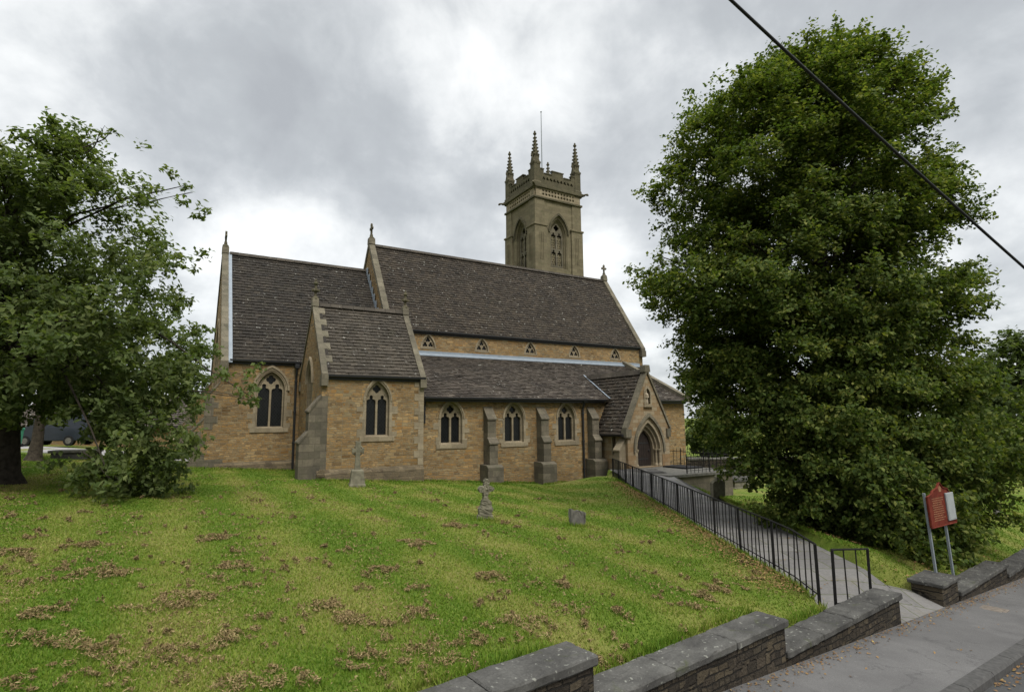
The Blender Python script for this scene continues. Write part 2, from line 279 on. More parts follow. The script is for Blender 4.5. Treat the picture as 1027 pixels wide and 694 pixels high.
# ------------------------------------------------------------------ mesh helpers
class MB:
    def __init__(s): s.v = []; s.f = []
    def add(s, vs, fs):
        o = len(s.v); s.v += [tuple(p) for p in vs]; s.f += [tuple(i + o for i in f) for f in fs]
    def box(s, lo, hi, tr=None):
        (a, b, c), (d, e, f) = lo, hi
        vs = [(a, b, c), (d, b, c), (d, e, c), (a, e, c), (a, b, f), (d, b, f), (d, e, f), (a, e, f)]
        if tr: vs = [tr(*p) for p in vs]
        s.add(vs, [(0, 3, 2, 1), (4, 5, 6, 7), (0, 1, 5, 4), (1, 2, 6, 5), (2, 3, 7, 6), (3, 0, 4, 7)])
    def prism(s, poly, mp, d0, d1):
        n = len(poly); s.add([mp(u, v, d0) for u, v in poly] + [mp(u, v, d1) for u, v in poly],
            [tuple(range(n))[::-1], tuple(range(n, 2 * n))] + [(i, (i + 1) % n, n + (i + 1) % n, n + i) for i in range(n)])
    def plate(s, outer, holes, mp, d0, d1, rim=True, back=False):
        """sheet with holes at depth d0, its hole reveals (and rim) running back to d1"""
        loops = [outer] + holes
        tri = tessellate_polygon([[Vector((u, v, 0)) for u, v in l] for l in loops])
        flat = [p for l in loops for p in l]
        s.add([mp(u, v, d0) for u, v in flat], tri)
        if back: s.add([mp(u, v, d1) for u, v in flat], tri)
        for l in (loops if rim else holes):
            n = len(l); s.add([mp(u, v, d0) for u, v in l] + [mp(u, v, d1) for u, v in l], [(i, (i + 1) % n, n + (i + 1) % n, n + i) for i in range(n)])
    def tube(s, pts, rad, seg=7, cap=True):
        pts = [Vector(p) for p in pts]; n = len(pts)
        rad = rad if isinstance(rad, (list, tuple)) else [rad] * n
        vs = []
        for i, p in enumerate(pts):
            d = (pts[min(i + 1, n - 1)] - pts[max(i - 1, 0)]).normalized()
            a = d.cross(Vector((0, 0, 1)) if abs(d.z) < .9 else Vector((1, 0, 0))).normalized(); b = d.cross(a)
            vs += [p + (a * math.cos(2 * math.pi * k / seg) + b * math.sin(2 * math.pi * k / seg)) * rad[i] for k in range(seg)]
        fs = [(i * seg + k, i * seg + (k + 1) % seg, (i + 1) * seg + (k + 1) % seg, (i + 1) * seg + k) for i in range(n - 1) for k in range(seg)]
        if cap: fs += [tuple(range(seg))[::-1], tuple(range((n - 1) * seg, n * seg))]
        s.add(vs, fs)
    def rings(s, c, prof, seg=4, rot=math.pi / 4):
        """stack of regular rings: prof = (radius, z); seg 4 gives a square shaft"""
        vs = []; n = len(prof)
        for r, z in prof: vs += [(c[0] + r * math.cos(rot + 2 * math.pi * k / seg), c[1] + r * math.sin(rot + 2 * math.pi * k / seg), z) for k in range(seg)]
        fs = [(i * seg + k, i * seg + (k + 1) % seg, (i + 1) * seg + (k + 1) % seg, (i + 1) * seg + k) for i in range(n - 1) for k in range(seg)]
        s.add(vs, fs + [tuple(range(seg))[::-1], tuple(range((n - 1) * seg, n * seg))])
    def build(s, name, m, parent=None, off=(0, 0, 0), smooth=False, bevel=0, fix=True):
        me = bpy.data.meshes.new(name); me.from_pydata([(x - off[0], y - off[1], z - off[2]) for x, y, z in s.v], [], s.f)
        if fix:
            bm = bmesh.new(); bm.from_mesh(me); bmesh.ops.recalc_face_normals(bm, faces=bm.faces); bm.to_mesh(me); bm.free()
        me.materials.append(MAT[m] if isinstance(m, str) else m)
        if smooth: me.polygons.foreach_set('use_smooth', [True] * len(me.polygons))
        o = bpy.data.objects.new(name, me); COL.objects.link(o)
        if parent: o.parent = parent
        if bevel:
            b = o.modifiers.new('bevel', 'BEVEL'); b.width = bevel; b.segments = 2; b.limit_method = 'ANGLE'
        return o
def tag(o, label, cat, group=None):
    o['label'] = label; o['category'] = cat
    if group: o['group'] = group
    return o
def struct(o, kind='structure'): o['kind'] = kind; return o
def empty(name, loc, rz=0.):
    o = bpy.data.objects.new(name, None); COL.objects.link(o); o.location = loc; o.rotation_euler = (0, 0, rz); o.empty_display_size = .3
    return o
def fast_mesh(name, co, faces_n, m, parent=None):
    """co: (N*k,3) vertices, every k in a row one k-gon"""
    k = faces_n; n = len(co); me = bpy.data.meshes.new(name)
    me.vertices.add(n); me.vertices.foreach_set('co', np.asarray(co, np.float32).ravel())
    me.loops.add(n); me.loops.foreach_set('vertex_index', np.arange(n, dtype=np.int32))
    me.polygons.add(n // k); me.polygons.foreach_set('loop_start', np.arange(0, n, k, dtype=np.int32))
    me.polygons.foreach_set('loop_total', np.full(n // k, k, np.int32))
    me.update(calc_edges=True); me.materials.append(MAT[m])
    o = bpy.data.objects.new(name, me); COL.objects.link(o)
    if parent: o.parent = parent
    return o

# ------------------------------------------------------------------ the lie of the land
CA, SA = math.cos(YAW), math.sin(YAW)
def wor(e, n, z=0.): return Vector((e * CA - n * SA, e * SA + n * CA, z))
def sm(x, a, b): t = np.clip((x - a) / (b - a), 0, 1); return t * t * (3 - 2 * t)
ZP_Y = [8.5, 9.3, 10.2, 11.5, 13, 18, 22, 25, 40]; ZP_Z = [-.76, -.70, -.55, -.42, -.36, -.27, -.13, .1, .1]
def zpave(s_): return -.45 - .076 * (s_ - 6.88)
def gz(X, Y):
    X = np.asarray(X, float); Y = np.asarray(Y, float)
    e = X * CA + Y * SA; s_ = .8 * X + .6 * Y; nw = -.6 * X + .8 * Y
    ec = np.clip(e, -7, 60); z = .66 - .08 * np.minimum(ec, 21) - .015 * np.maximum(ec - 21, 0)
    # grassed bank that the path and its railing run along
    z = z + (-.15 - z) * sm(X, 1.2, 4.2) * (1 - sm(X, 6.9, 8.2)) * sm(nw, 4., 4.8) * (1 - sm(Y, 26.5, 29.))
    z = np.where((X > 4.2) & (X < 6.9), np.minimum(z, -.15 - .06 * np.clip(9.6 - Y, 0, 3)), z)
    inpath = (X > 4.64) & (X < 6.98) & (nw > 3.3) & (Y < 28)
    z = np.where(inpath, np.interp(Y, ZP_Y, ZP_Z) - .09, z)
    ctop = np.where(s_ < .395, .85, np.where(s_ < 3.665, .49, np.where(s_ < 6.925, .10, -.26)))
    ctop = np.where(s_ > 10.48, np.interp(s_, [10.48, 12.4, 13.3, 13.8, 30], [-.26, -.58, -.62, -.80, -2.0]), ctop)
    z = np.minimum(z, ctop - .045 + .42 * np.maximum(nw - 4.12, 0))
    gw = sm(s_, 10.2, 10.5) * (1 - sm(s_, 12.25, 12.7)) * (1 - sm(nw, 4.8, 5.6)); z = z * (1 - gw) + gw * np.minimum(z, np.minimum(np.interp(Y, ZP_Y, ZP_Z), zpave(s_) + .13 * np.maximum(nw - 3.7, 0)) - .12)
    z = np.where(nw < 3.98, zpave(s_) - .14, z)                       # under pavement and road
    return z
def ground_at(px, py):
    """point of the ground seen at a photo pixel"""
    d = pixray(px, py); k = (CZ - .2) / -d.z if d.z < 0 else 60
    for _ in range(40): k = k * .5 + .5 * (CZ - float(gz(d.x * k, d.y * k))) / -d.z
    return Vector((d.x * k, d.y * k, float(gz(d.x * k, d.y * k))))
def sheet(name, xs, ys, zf, m):
    X, Y = np.meshgrid(xs, ys); Z = zf(X, Y); nx, ny = len(xs), len(ys)
    vs = np.stack([X, Y, Z], -1).reshape(-1, 3); mb = MB(); mb.v = [tuple(p) for p in vs]
    mb.f = [(j * nx + i, j * nx + i + 1, (j + 1) * nx + i + 1, (j + 1) * nx + i) for j in range(ny - 1) for i in range(nx - 1)]
    return mb.build(name, m, fix=False, smooth=True)
def axis(lo, a, b, hi, st): return np.concatenate([-np.geomspace(-lo, -a + 1e-6, 14)[:-1] if a < 0 else [], np.arange(a, b, st), np.geomspace(b, hi, 16)])
xs = np.concatenate([-np.geomspace(1500, 26, 16)[:-1], np.arange(-26, -10, .5), np.arange(-10, 16, .16), np.arange(16, 40, .5), np.geomspace(40, 1500, 14)])
ys = np.concatenate([[-1200, -300, -60, -20, -8, -4], np.arange(-2, 18, .16), np.arange(18, 48, .4), np.geomspace(48, 2500, 18)])
struct(sheet('lawn', xs, ys, gz, 'lawn'))
# pavement, kerb and road lie along the street: s along it, q across
def street(s_, q, dz=0.): return (.8 * s_ - .6 * q, .6 * s_ + .8 * q, zpave(s_) + dz)
def strip(name, q0, q1, dz, m, s0=-60., s1=90., nq=6):
    mb = MB(); S = np.arange(s0, s1 + .1, 1.5); Q = np.linspace(q0, q1, nq)
    mb.v = [street(a, b, dz) for a in S for b in Q]
    mb.f = [(i * nq + j, (i + 1) * nq + j, (i + 1) * nq + j + 1, i * nq + j + 1) for i in range(len(S) - 1) for j in range(nq - 1)]
    return struct(mb.build(name, m, fix=False))
strip('pavement', 2.46, 3.88, 0, 'asphalt_walk')
strip('road', -6., 2.30, -.115, 'asphalt_road')
mb = MB()
for k in range(-14, 60):
    a, b = k * .915 + .006, (k + 1) * .915 - .006
    vs = [street(s_, q, dz) for s_ in (a, b) for q, dz in ((2.29, -.2), (2.46, -.2), (2.46, .006), (2.32, .004), (2.29, -.03))]
    mb.add(vs, [(0, 1, 2, 3, 4), (9, 8, 7, 6, 5)] + [(i, (i + 1) % 5, 5 + (i + 1) % 5, 5 + i) for i in range(5)])
struct(mb.build('kerb', 'kerb_stone'))
# path of worn slabs from the gate to the porch
mb = MB(); PX = np.concatenate([np.linspace(4.66, 6.9, 10), np.linspace(7.0, 7.75, 4)]); rows = 40
for X in PX:
    inn = X > 6.08; y0 = ((3.72 if inn else 4.02) + .6 * X) / .8
    y1 = 27.2 if X <= 6.95 else y0 + .95 - (X - 7) * .75
    for j in range(rows):
        Y = y0 + (y1 - y0) * (j / (rows - 1)) ** 1.2
        zz = float(np.interp(Y, ZP_Y, ZP_Z)) if X <= 7 else max(float(np.interp(Y, ZP_Y, ZP_Z)), float(gz(X, Y)) + .012)
        if inn: q_ = -.6 * X + .8 * Y; f_ = min(1, max(0, (q_ - 3.72) / 1.1)); zz = (zpave(.8 * X + .6 * Y) + .006) * (1 - f_) + zz * f_
        mb.v.append((X, Y, zz))
mb.f = [(i * rows + j, (i + 1) * rows + j, (i + 1) * rows + j + 1, i * rows + j + 1) for i in range(len(PX) - 1) for j in range(rows - 1)]
struct(mb.build('path', 'path_slabs', fix=False))
# churchyard drive far left
mb = MB(); X = np.linspace(-60, -15.5, 30)
for x in X:
    for y in (27.5, 30, 33): mb.v.append((x, y + (x + 20) * .05, float(gz(x, y + (x + 20) * .05)) + .012))
mb.f = [(i * 3 + j, (i + 1) * 3 + j, (i + 1) * 3 + j + 1, i * 3 + j + 1) for i in range(29) for j in range(2)]
struct(mb.build('driveway', 'drive', fix=False))

# ------------------------------------------------------------------ the church (e = west along the nave, n = north, z up)
BASE = (16., 28., -.3)
church = empty('stone_church', wor(16, 28, -.3), YAW)
tag(church, 'golden stone parish church with steep dark tiled roofs, gabled porch and pinnacled tower', 'church')
def cb(mb, name, m, parent=None, **k): return mb.build(name, m, parent or church, off=BASE, **k)
kv, ka, kc, kn = 22.55, 22.99, 27.33, 28.07
Ec, En, Enw, ev0, ev1, aW = 1.40, 9.06, 27.27, 4.70, 8.97, 25.5
n0c, zce, zcr = 32.09, 5.34, 11.37
n0n, zne, znr = 31.73, 7.44, 12.89
vm, zve, zvr = 24.94, 4.42, 7.58
zag, zaf = 3.65, 6.06
pe, pw, pn, pz, pze = 20.38, 1.43, 20.75, 4.93, 2.12
ZB = -1.6
def Smap(k): return lambda u, v, d: (u, k - d, v)         # wall facing south
def Emap(E): return lambda u, v, d: (E - d, -u, v)        # wall facing east, u = -n
def Wmap(E): return lambda u, v, d: (E + d, u, v)
def Nmap(k): return lambda u, v, d: (-u, k + d, v)
def arch(cx, z0, zs, w, k=1.0, n=9):
    r = k * w if k > 0 else w * .8; c = r - w / 2; top = math.sqrt(r * r - c * c); a1 = math.atan2(top, c)
    pts = [(cx - w / 2, z0), (cx + w / 2, z0)]
    pts += [(cx - c + r * math.cos(a1 * i / n), zs + r * math.sin(a1 * i / n)) for i in range(n + 1)]
    pts += [(cx + c - r * math.cos(a1 * i / n), zs + r * math.sin(a1 * i / n)) for i in range(n - 1, -1, -1)]
    return pts
def lobes(cx, cy, circ, n=36, a0=0., base=None):
    """outline of a union of circles, seen from (cx,cy)"""
    out = []
    for i in range(n):
        a = a0 + 2 * math.pi * i / n; dx, dy = math.cos(a), math.sin(a); best = 0
        for x, y, r in circ:
            b = x * dx + y * dy; q = b * b - (x * x + y * y - r * r)
            if q >= 0: best = max(best, b + math.sqrt(q))
        out.append((cx + best * dx, cy + best * dy))
    return out
def quatrefoil(cx, cy, r): return lobes(cx, cy, [(r * .5, 0, r * .5), (-r * .5, 0, r * .5), (0, r * .5, r * .5), (0, -r * .5, r * .5)], 32)
def trefoil(cx, cy, r): return lobes(cx, cy, [(0, r * .5, r * .5), (r * .433, -r * .25, r * .5), (-r * .433, -r * .25, r * .5)], 30, math.pi / 2)
def light(cx, z0, zs, w):
    """lancet light with a cusped trefoil head"""
    r = w / 2; h = lobes(0, 0, [(-r * .5, 0, r * .5), (r * .5, 0, r * .5), (0, r * .95, r * .42), (0, r * .4, r * .40)], 40, 0)
    head = [(x, y) for x, y in h[:21]]
    return [(cx - r, z0), (cx + r, z0)] + [(cx + x, zs + y) for x, y in head if y >= 0]
def quoined(cx, z0, zs, w, k=1., m=.10, q=.2, hgt=.27):
    """outer outline of a window surround with alternating long and short jamb stones"""
    a = arch(cx, z0, zs, w + 2 * m, k); arc = a[2:]
    def jamb(sg):
        out = []; z = z0 - .02; i = 0
        while z < zs - .05:
            z2 = min(z + hgt * (1 + .25 * math.sin(7 * i + cx * 5 + sg)), zs); x = cx + sg * (w / 2 + m + (q * (1 + .3 * math.sin(5 * i + cx)) if i % 2 == 0 else .02)); out += [(x, z), (x, z2)]; z = z2; i += 1
        return out
    return jamb(-1)[::-1] + jamb(1) + arc
def window(mp, cx, z0, zs, w, k=1., parent=None, surround='dressed', depth=.2, quoin=True, hood=False):
    op = arch(cx, z0, zs, w, k)
    mb = MB(); mb.plate(quoined(cx, z0, zs, w, k) if quoin else arch(cx, z0, zs, w + .2, k), [op], mp, .012, -.05)
    mb.prism([(cx - w / 2 - .22, z0 - .20), (cx + w / 2 + .22, z0 - .20), (cx + w / 2 + .22, z0 - .02), (cx - w / 2 - .22, z0 - .02)], mp, .04, -.1)
    mb.add([mp(cx - w / 2, z0 - .02, .04), mp(cx + w / 2, z0 - .02, .04), mp(cx + w / 2, z0 + .05, -depth), mp(cx - w / 2, z0 + .05, -depth)], [(0, 1, 2, 3)])
    ins = arch(cx, z0 + .03, zs, w - .05, k); n = len(op)          # splayed reveal
    mb.add([mp(u, v, -.02) for u, v in op] + [mp(u, v, -depth) for u, v in ins], [(i, (i + 1) % n, n + (i + 1) % n, n + i) for i in range(n)])
    band(mb, cx, zs, w + .10, .06, mp, .045, 0., k)
    win = cb(mb, 'window', surround, parent)
    W = w - .05; mw = .085; lw = (W - 2.2 * mw) / 2; x1 = lw / 2 + mw / 2; holes = []
    zl = zs - .02 * w
    for sg in (-1, 1): holes.append(light(cx + sg * x1, z0 + .06, zl, lw))
    apex = ins[2 + 9][1]; qr = W * .185; cyq = apex - .10 * w - qr
    holes.append(quatrefoil(cx, cyq, qr))
    for sg in (-1, 1): holes.append([(cx + sg * (W * .36), zs + lw * .55), (cx + sg * (W * .42), zs + lw * .38), (cx + sg * (W * .30), zs + lw * .95)][::sg])
    mb = MB(); mb.plate(ins, holes, mp, -depth + .05, -depth - .06, rim=False); cb(mb, 'tracery', surround, win)
    gl = MB(); gl.add([mp(u, v, -depth - .05) for u, v in op], [tuple(range(len(op)))]); cb(gl, 'glass', 'leaded_glass', win)
    if hood:
        hb = MB(); band(hb, cx, zs, w + .24, .08, mp, .09, 0., k); cb(hb, 'hood_mould', surround, win)
    return win
def band(mb, cx, zs, w, t, mp, d0, d1, k=1.0, drop=.0):
    """arched strip above the springing"""
    a = arch(cx, zs - drop, zs, w, k)[1:] + [arch(cx, zs - drop, zs, w, k)[0]]; b = arch(cx, zs - drop, zs, w + 2 * t, k)[1:] + [arch(cx, zs - drop, zs, w + 2 * t, k)[0]]
    n = len(a)
    for i in range(n - 1):
        q = [a[i], a[i + 1], b[i + 1], b[i]]; mb.prism(q, mp, d0, d1)
def tiled(name, p0, uv, vv, ul, vl, m, tw=.28, th=.2, t=.026, jit=.009, parent=None):
    """roof slope of single overlapping tiles over a boarded deck"""
    uv = Vector(uv).normalized(); vv = Vector(vv).normalized(); nn = uv.cross(vv); p0 = Vector(p0)
    if nn.z < 0: nn = -nn
    mb = MB(); mb.add([p0 - nn * .03, p0 + uv * ul - nn * .03, p0 + uv * ul + vv * vl - nn * .03, p0 + vv * vl - nn * .03], [(0, 1, 2, 3)])
    mb.add([p0 - nn * .12, p0 + uv * ul - nn * .12, p0 + uv * ul - nn * .03, p0 - nn * .03], [(0, 1, 2, 3)])
    nr = int(math.ceil(vl / th)); nc = int(ul / tw) + 2
    for r_ in range(nr):
        v0 = r_ * th; v1 = min(v0 + th * 1.25, vl + .02)
        for c in range(nc):
            a = (c - (.5 if r_ % 2 else 0)) * tw + .004; b = a + tw - .008
            a, b = max(a, 0), min(b, ul)
            if b - a < .02: continue
            dv = random.uniform(-.02, .012); h0 = t * random.uniform(1.3, 2.0); h1 = random.uniform(-.3, .2) * t; tl = random.gauss(0, jit)
            if random.random() < .01: h0 += .02; dv -= .03
            lo0 = p0 + uv * a + vv * (v0 + dv); lo1 = p0 + uv * b + vv * (v0 + dv); hi1 = p0 + uv * b + vv * v1; hi0 = p0 + uv * a + vv * v1
            A, B, C, D_ = lo0 + nn * (h0 + tl), lo1 + nn * (h0 - tl), hi1 + nn * h1, hi0 + nn * h1
            mb.add([A, B, C, D_, lo0 - nn * .012, lo1 - nn * .012, hi1 - nn * .012, hi0 - nn * .012], [(0, 1, 2, 3), (4, 5, 1, 0), (5, 6, 2, 1), (7, 4, 0, 3)])
    return cb(mb, name, m, parent, fix=False)
def ew_roof(name, e0, e1, ns, zs, nr_, zr, m, both=True, tw=.28, th=.2, over=.07):
    sl = (zr - zs) / (nr_ - ns); L = math.hypot(nr_ - ns + over, (nr_ - ns + over) * sl)
    o = tiled(name, (e0, ns - over, zs - over * sl), (1, 0, 0), (0, 1, sl), e1 - e0, L, m, tw, th)
    if both:
        nn_ = 2 * nr_ - ns
        tiled(name, (e0, nn_ + over, zs - over * sl), (1, 0, 0), (0, -1, sl), e1 - e0, L, m, tw * 1.5, th * 1.5)
    return o
def ridge(e0, e1, n, z, m='vestry_tiles', r=.10):
    mb = MB(); k = max(1, int((e1 - e0) / .45)); st = (e1 - e0) / k
    for i in range(k):
        mb.prism([(-r * 1.5, -.10), (-r * .4, .075), (r * .4, .075), (r * 1.5, -.10), (0, .0)], lambda u, v, d: (d, n + u, z + v + random.uniform(-.004, .004)), e0 + i * st + .006, e0 + (i + 1) * st - .006)
    return cb(mb, 'ridge_tiles', m)
def gable_coping(e0, e1, ns, zs, nr_, zr, m='coping_stone', rise=.24, foot=.25, axis_n=True, flat_end=False):
    """raised stone coping up both rakes of a gable"""
    sl = (zr - zs) / (nr_ - ns); L = math.hypot(1, sl); o = rise * L; nN = 2 * nr_ - ns
    poly = [(ns - foot, zs - foot * sl + o - .02), (nr_, zr + o), (nN + foot, zs - foot * sl + o - .02), (nN + foot, zs - foot * sl - .06), (nr_, zr - .06), (ns - foot, zs - foot * sl - .06)]
    mp = (lambda u, v, d: (d, u, v)) if axis_n else (lambda u, v, d: (u, d, v))
    mb = MB()
    # separate stones up each rake
    for sg in (0, 1):
        k = max(3, int((nr_ - ns + foot) * L / .7)); 
        for i in range(k):
            a = (ns - foot) + (nr_ - ns + foot) * i / k; b = (ns - foot) + (nr_ - ns + foot) * (i + 1) / k - (.008 if i < k - 1 else 0)
            za, zb = zs + (a - ns) * sl, zs + (b - ns) * sl
            q = [(a, za - .06), (b, zb - .06), (b, zb + o), (a, za + o)]
            if sg: q = [(2 * nr_ - u, v) for u, v in q]
            mb.prism(q, mp, e0, e1)
    # kneelers and apex block
    for nf in (ns - foot, nN + foot):
        mb.prism([(nf - .06, zs - foot * sl - .34), (nf + .30 * (1 if nf < nr_ else -1), zs - foot * sl - .34), (nf + .30 * (1 if nf < nr_ else -1), zs - foot * sl + .08), (nf - .06, zs - foot * sl + .08)], mp, e0 - .012, e1 + .012)
    mb.prism([(nr_ - .2, zr + o - .2), (nr_ + .2, zr + o - .2), (nr_ + .15, zr + o + .16), (nr_ - .15, zr + o + .16)], mp, e0 - .015, e1 + .015)
    return cb(mb, 'gable_coping', m)
def gable_cross(e, n, z, h=.95, facing='e', dark='tower_trim'):
    """small stone cross on its pedestal"""
    mb = MB(); mb.rings((e, n), [(.22, z), (.2, z + .1), (.12, z + .16), (.1, z + .3)])
    a = (lambda u, v, d: (e + d, n + u, v)) if facing == 'e' else (lambda u, v, d: (e + u, n + d, v))
    s_ = h; t = .055 * s_
    cross = [(-t, .3), (t, .3), (t, .58), (.19, .56), (.24, .64), (.19, .73), (t, .70), (.075, .86), (0, .96), (-.075, .86), (-t, .70), (-.19, .73), (-.24, .64), (-.19, .56), (-t, .58)]
    mb.prism([(u * s_, z + v * s_) for u, v in cross], a, -.05, .05)
    return cb(mb, 'gable_cross', dark)
def finial(e, n, z, h=.95):
    mb = MB(); mb.rings((e, n), [(.17, z), (.17, z + .06), (.07, z + .14), (.055, z + .34 * h), (.14, z + .40 * h), (.14, z + .47 * h), (.06, z + .53 * h), (.05, z + .68 * h), (.105, z + .74 * h), (.1, z + .80 * h), (.04, z + .86 * h), (.05, z + .93 * h), (.015, z + h)], 8)
    for k in range(4):
        a = k * math.pi / 2; mb.box((-.04, -.04, .40 * h), (.17, .04, .50 * h), lambda x, y, zz: (e + x * math.cos(a) - y * math.sin(a), n + x * math.sin(a) + y * math.cos(a), z + zz))
    return cb(mb, 'roof_finial', 'tower_trim')
def gutter(e0, e1, n, z):
    mb = MB(); mb.prism([(-.1, 0), (-.09, -.08), (-.04, -.12), (.03, -.12), (.05, -.05), (.05, 0)], lambda u, v, d: (d, n + u, z + v), e0, e1)
    mb.box((e0, n + .05, z - .2), (e1, n + .17, z - .02))
    return cb(mb, 'gutter', 'black_iron')
def downpipe(pts, r=.055):
    mb = MB(); mb.tube(pts, r, 8)
    z1, z0 = pts[0][2], pts[-1][2]
    for k in range(3):
        z = z0 + (z1 - z0) * (.25 + .3 * k); mb.rings((pts[-1][0], pts[-1][1]), [(r * 1.35, z), (r * 1.35, z + .08)], 8)
    mb.box((pts[0][0] - .1, pts[0][1] - .1, z1 - .06), (pts[0][0] + .1, pts[0][1] + .1, z1 + .12))
    return cb(mb, 'downpipe', 'black_iron', bevel=.01)
def buttress(p, dr, w, stages, zb, zt, proj_top, plinth=None, m='buttress_stone', quoins=False):
    """stepped buttress with weathered offsets: stages = [(projection, z of the foot of its slope)] from the bottom up"""
    dr = Vector(dr).normalized(); pr = Vector((-dr.y, dr.x))
    mp = lambda u, v, d: (p[0] + dr.x * u + pr.x * d, p[1] + dr.y * u + pr.y * d, v)
    poly = [(-.25, zb)]; 
    for i, (pj, zc) in enumerate(stages):
        poly += [(pj, poly[-1][1] if i == 0 else poly[-1][1]), (pj, zc)]
        nx = stages[i + 1][0] if i + 1 < len(stages) else 0.
        poly.append((nx, zc + (pj - nx) * (1.15 if i < len(stages) - 1 else 1.25)))
    top = max(v for _, v in poly); poly.append((-.25, top))
    out = [poly[0]]
    for q in poly[1:]:
        if (q[0] - out[-1][0]) ** 2 + (q[1] - out[-1][1]) ** 2 > 1e-6: out.append(q)
    mb = MB(); mb.prism(out, mp, -w / 2, w / 2)
    if quoins:
        qb = MB(); z0_ = zb
        for pj, zc in stages:
            z_ = z0_; k_ = 0
            while z_ < zc - .1:
                h_ = min(random.uniform(.24, .36), zc - z_); qb.box((pj - (.52 if k_ % 2 else .34), -w / 2 - .010, z_ + .004), (pj + .008, w / 2 + .010, z_ + h_ - .004), lambda a, b, c: mp(a, c, b)); z_ += h_; k_ += 1
            z0_ = zc
        cb(qb, 'quoin', 'buttress_stone')
        cb(mb, 'buttress', m); mb = MB()
    # sloped cap stones stand a little proud
    for i, (pj, zc) in enumerate(stages):
        nx = stages[i + 1][0] if i + 1 < len(stages) else 0.; k = 1.15 if i < len(stages) - 1 else 1.25
        z2 = zc + (pj - nx) * k
        if quoins and i: cb(mb, 'buttress_cap', 'buttress_stone', bevel=.012); mb = MB()
        mb.prism([(pj + .05, zc - .07), (pj + .05, zc + .0), (nx + .002, z2 + .05), (nx + .002, z2 - .05), (pj - .02, zc - .07)], mp, -w / 2 - .03, w / 2 + .03)
    if plinth and quoins: cb(mb, 'buttress_cap', 'buttress_stone', bevel=.012); mb = MB()
    if plinth:
        pw_, pp, pz_ = plinth; q = stages[0][0]
        mb.prism([(-.25, zb), (q + pp, zb), (q + pp, pz_ - .1), (q + .002, pz_), (-.25, pz_)], mp, -w / 2 - pw_, w / 2 + pw_)
    return cb(mb, ('buttress_plinth' if plinth else 'buttress_cap') if quoins else 'buttress', 'buttress_stone' if quoins else m, bevel=.012)
def quad(mb, *p): mb.add(p, [(0, 1, 2, 3)])

# --- walls
cwin = (3.45, 2.26, 3.95, 1.18, .78); vwin = (6.95, 1.90, 3.34, 1.0, .92)
awins = [(10.50, 1.47, 2.60, 1.06, .74), (13.79, 1.45, 2.58, 1.06, .74), (16.90, 1.43, 2.56, 1.06, .74)]
mb = MB()
mb.plate([(Ec, ZB), (En, ZB), (En, zce), (Ec, zce)], [arch(*cwin)], Smap(kc), 0, -.3, rim=False)
eg = [(-36.85, ZB), (-kc, ZB), (-kc, zce), (-n0c, zcr), (-36.85, zce)]
mb.plate(eg, [arch(-n0c, 2.6, 5.6, 2.4)], Emap(Ec), 0, -.3, rim=False)
quad(mb, (Ec, 36.85, ZB), (En, 36.85, ZB), (En, 36.85, zce), (Ec, 36.85, zce))
cb(mb, 'chancel_wall', 'rubble')
mb = MB()
mb.plate([(-kc, ZB), (-kv, ZB), (-kv, zve), (-vm, zvr), (-kc, zve)], [arch(-vm, 1.9, 4.15, .95)], Emap(ev0), 0, -.3, rim=False)
mb.plate([(ev0, ZB), (ev1, ZB), (ev1, zve), (ev0, zve)], [arch(*vwin)], Smap(kv), 0, -.3, rim=False)
mb.add([(ev1, kv, ZB), (ev1, kc + .7, ZB), (ev1, kc + .7, zve - .4), (ev1, vm, zvr), (ev1, kv, zve)], [(0, 1, 2, 3, 4)])
cb(mb, 'vestry_wall', 'rubble')
def tri_arc(cx, z0, w, n=6):
    """spherical triangle outline"""
    A, B, C = (cx - w / 2, z0), (cx + w / 2, z0), (cx, z0 + w * .93); out = []
    for P_, Q_ in ((A, B), (B, C), (C, A)):
        mx_, my_ = (P_[0] + Q_[0]) / 2, (P_[1] + Q_[1]) / 2; dx, dy = Q_[0] - P_[0], Q_[1] - P_[1]
        bul = .02 if P_ is A and Q_ is B else .13
        for i in range(n):
            t_ = i / n; k = 4 * t_ * (1 - t_) * bul; out.append((P_[0] + dx * t_ + dy * k, P_[1] + dy * t_ - dx * k))
    return out
cler = [11.40, 14.72, 18.04, 21.38, 24.80]
mb = MB()
mb.plate([(En, ZB), (Enw, ZB), (Enw, zne), (En, zne)], [tri_arc(x, 6.47, .74) for x in cler], Smap(kn), 0, -.3, rim=False)
n2 = 2 * n0n - kn
for E_ in (En, Enw): mb.add([(E_, kn, ZB), (E_, n2, ZB), (E_, n2, zne), (E_, n0n, znr), (E_, kn, zne)], [(0, 1, 2, 3, 4)])
quad(mb, (En, n2, ZB), (Enw, n2, ZB), (Enw, n2, zne), (En, n2, zne))
cb(mb, 'nave_wall', 'rubble')
mb = MB()
mb.plate([(ev1 - .05, ZB), (aW, ZB), (aW, zag), (ev1 - .05, zag)], [arch(*a_) for a_ in awins], Smap(ka), 0, -.3, rim=False)
mb.add([(aW, ka, ZB), (aW, kn, ZB), (aW, kn, zaf), (aW, ka, zag)], [(0, 1, 2, 3)])
cb(mb, 'aisle_wall', 'rubble')
mb = MB()
dz0, dzs, dw = .12, .95, 1.80
pgab = [(pe - pw, ZB), (pe - dw / 2, ZB), (pe - dw / 2, dz0)]
mb.plate([(pe - pw, ZB), (pe + pw, ZB), (pe + pw, pze), (pe, pz), (pe - pw, pze)], [arch(pe, dz0, dzs, dw), arch(pe, 3.25, 3.75, .34)], Smap(pn), 0, -.25, rim=False)
mb.plate([(-ka, ZB), (-pn, ZB), (-pn, pze), (-ka, pze)], [arch(-(pn + 1.0), .75, 1.5, .26)], Emap(pe - pw), 0, -.2, rim=False)
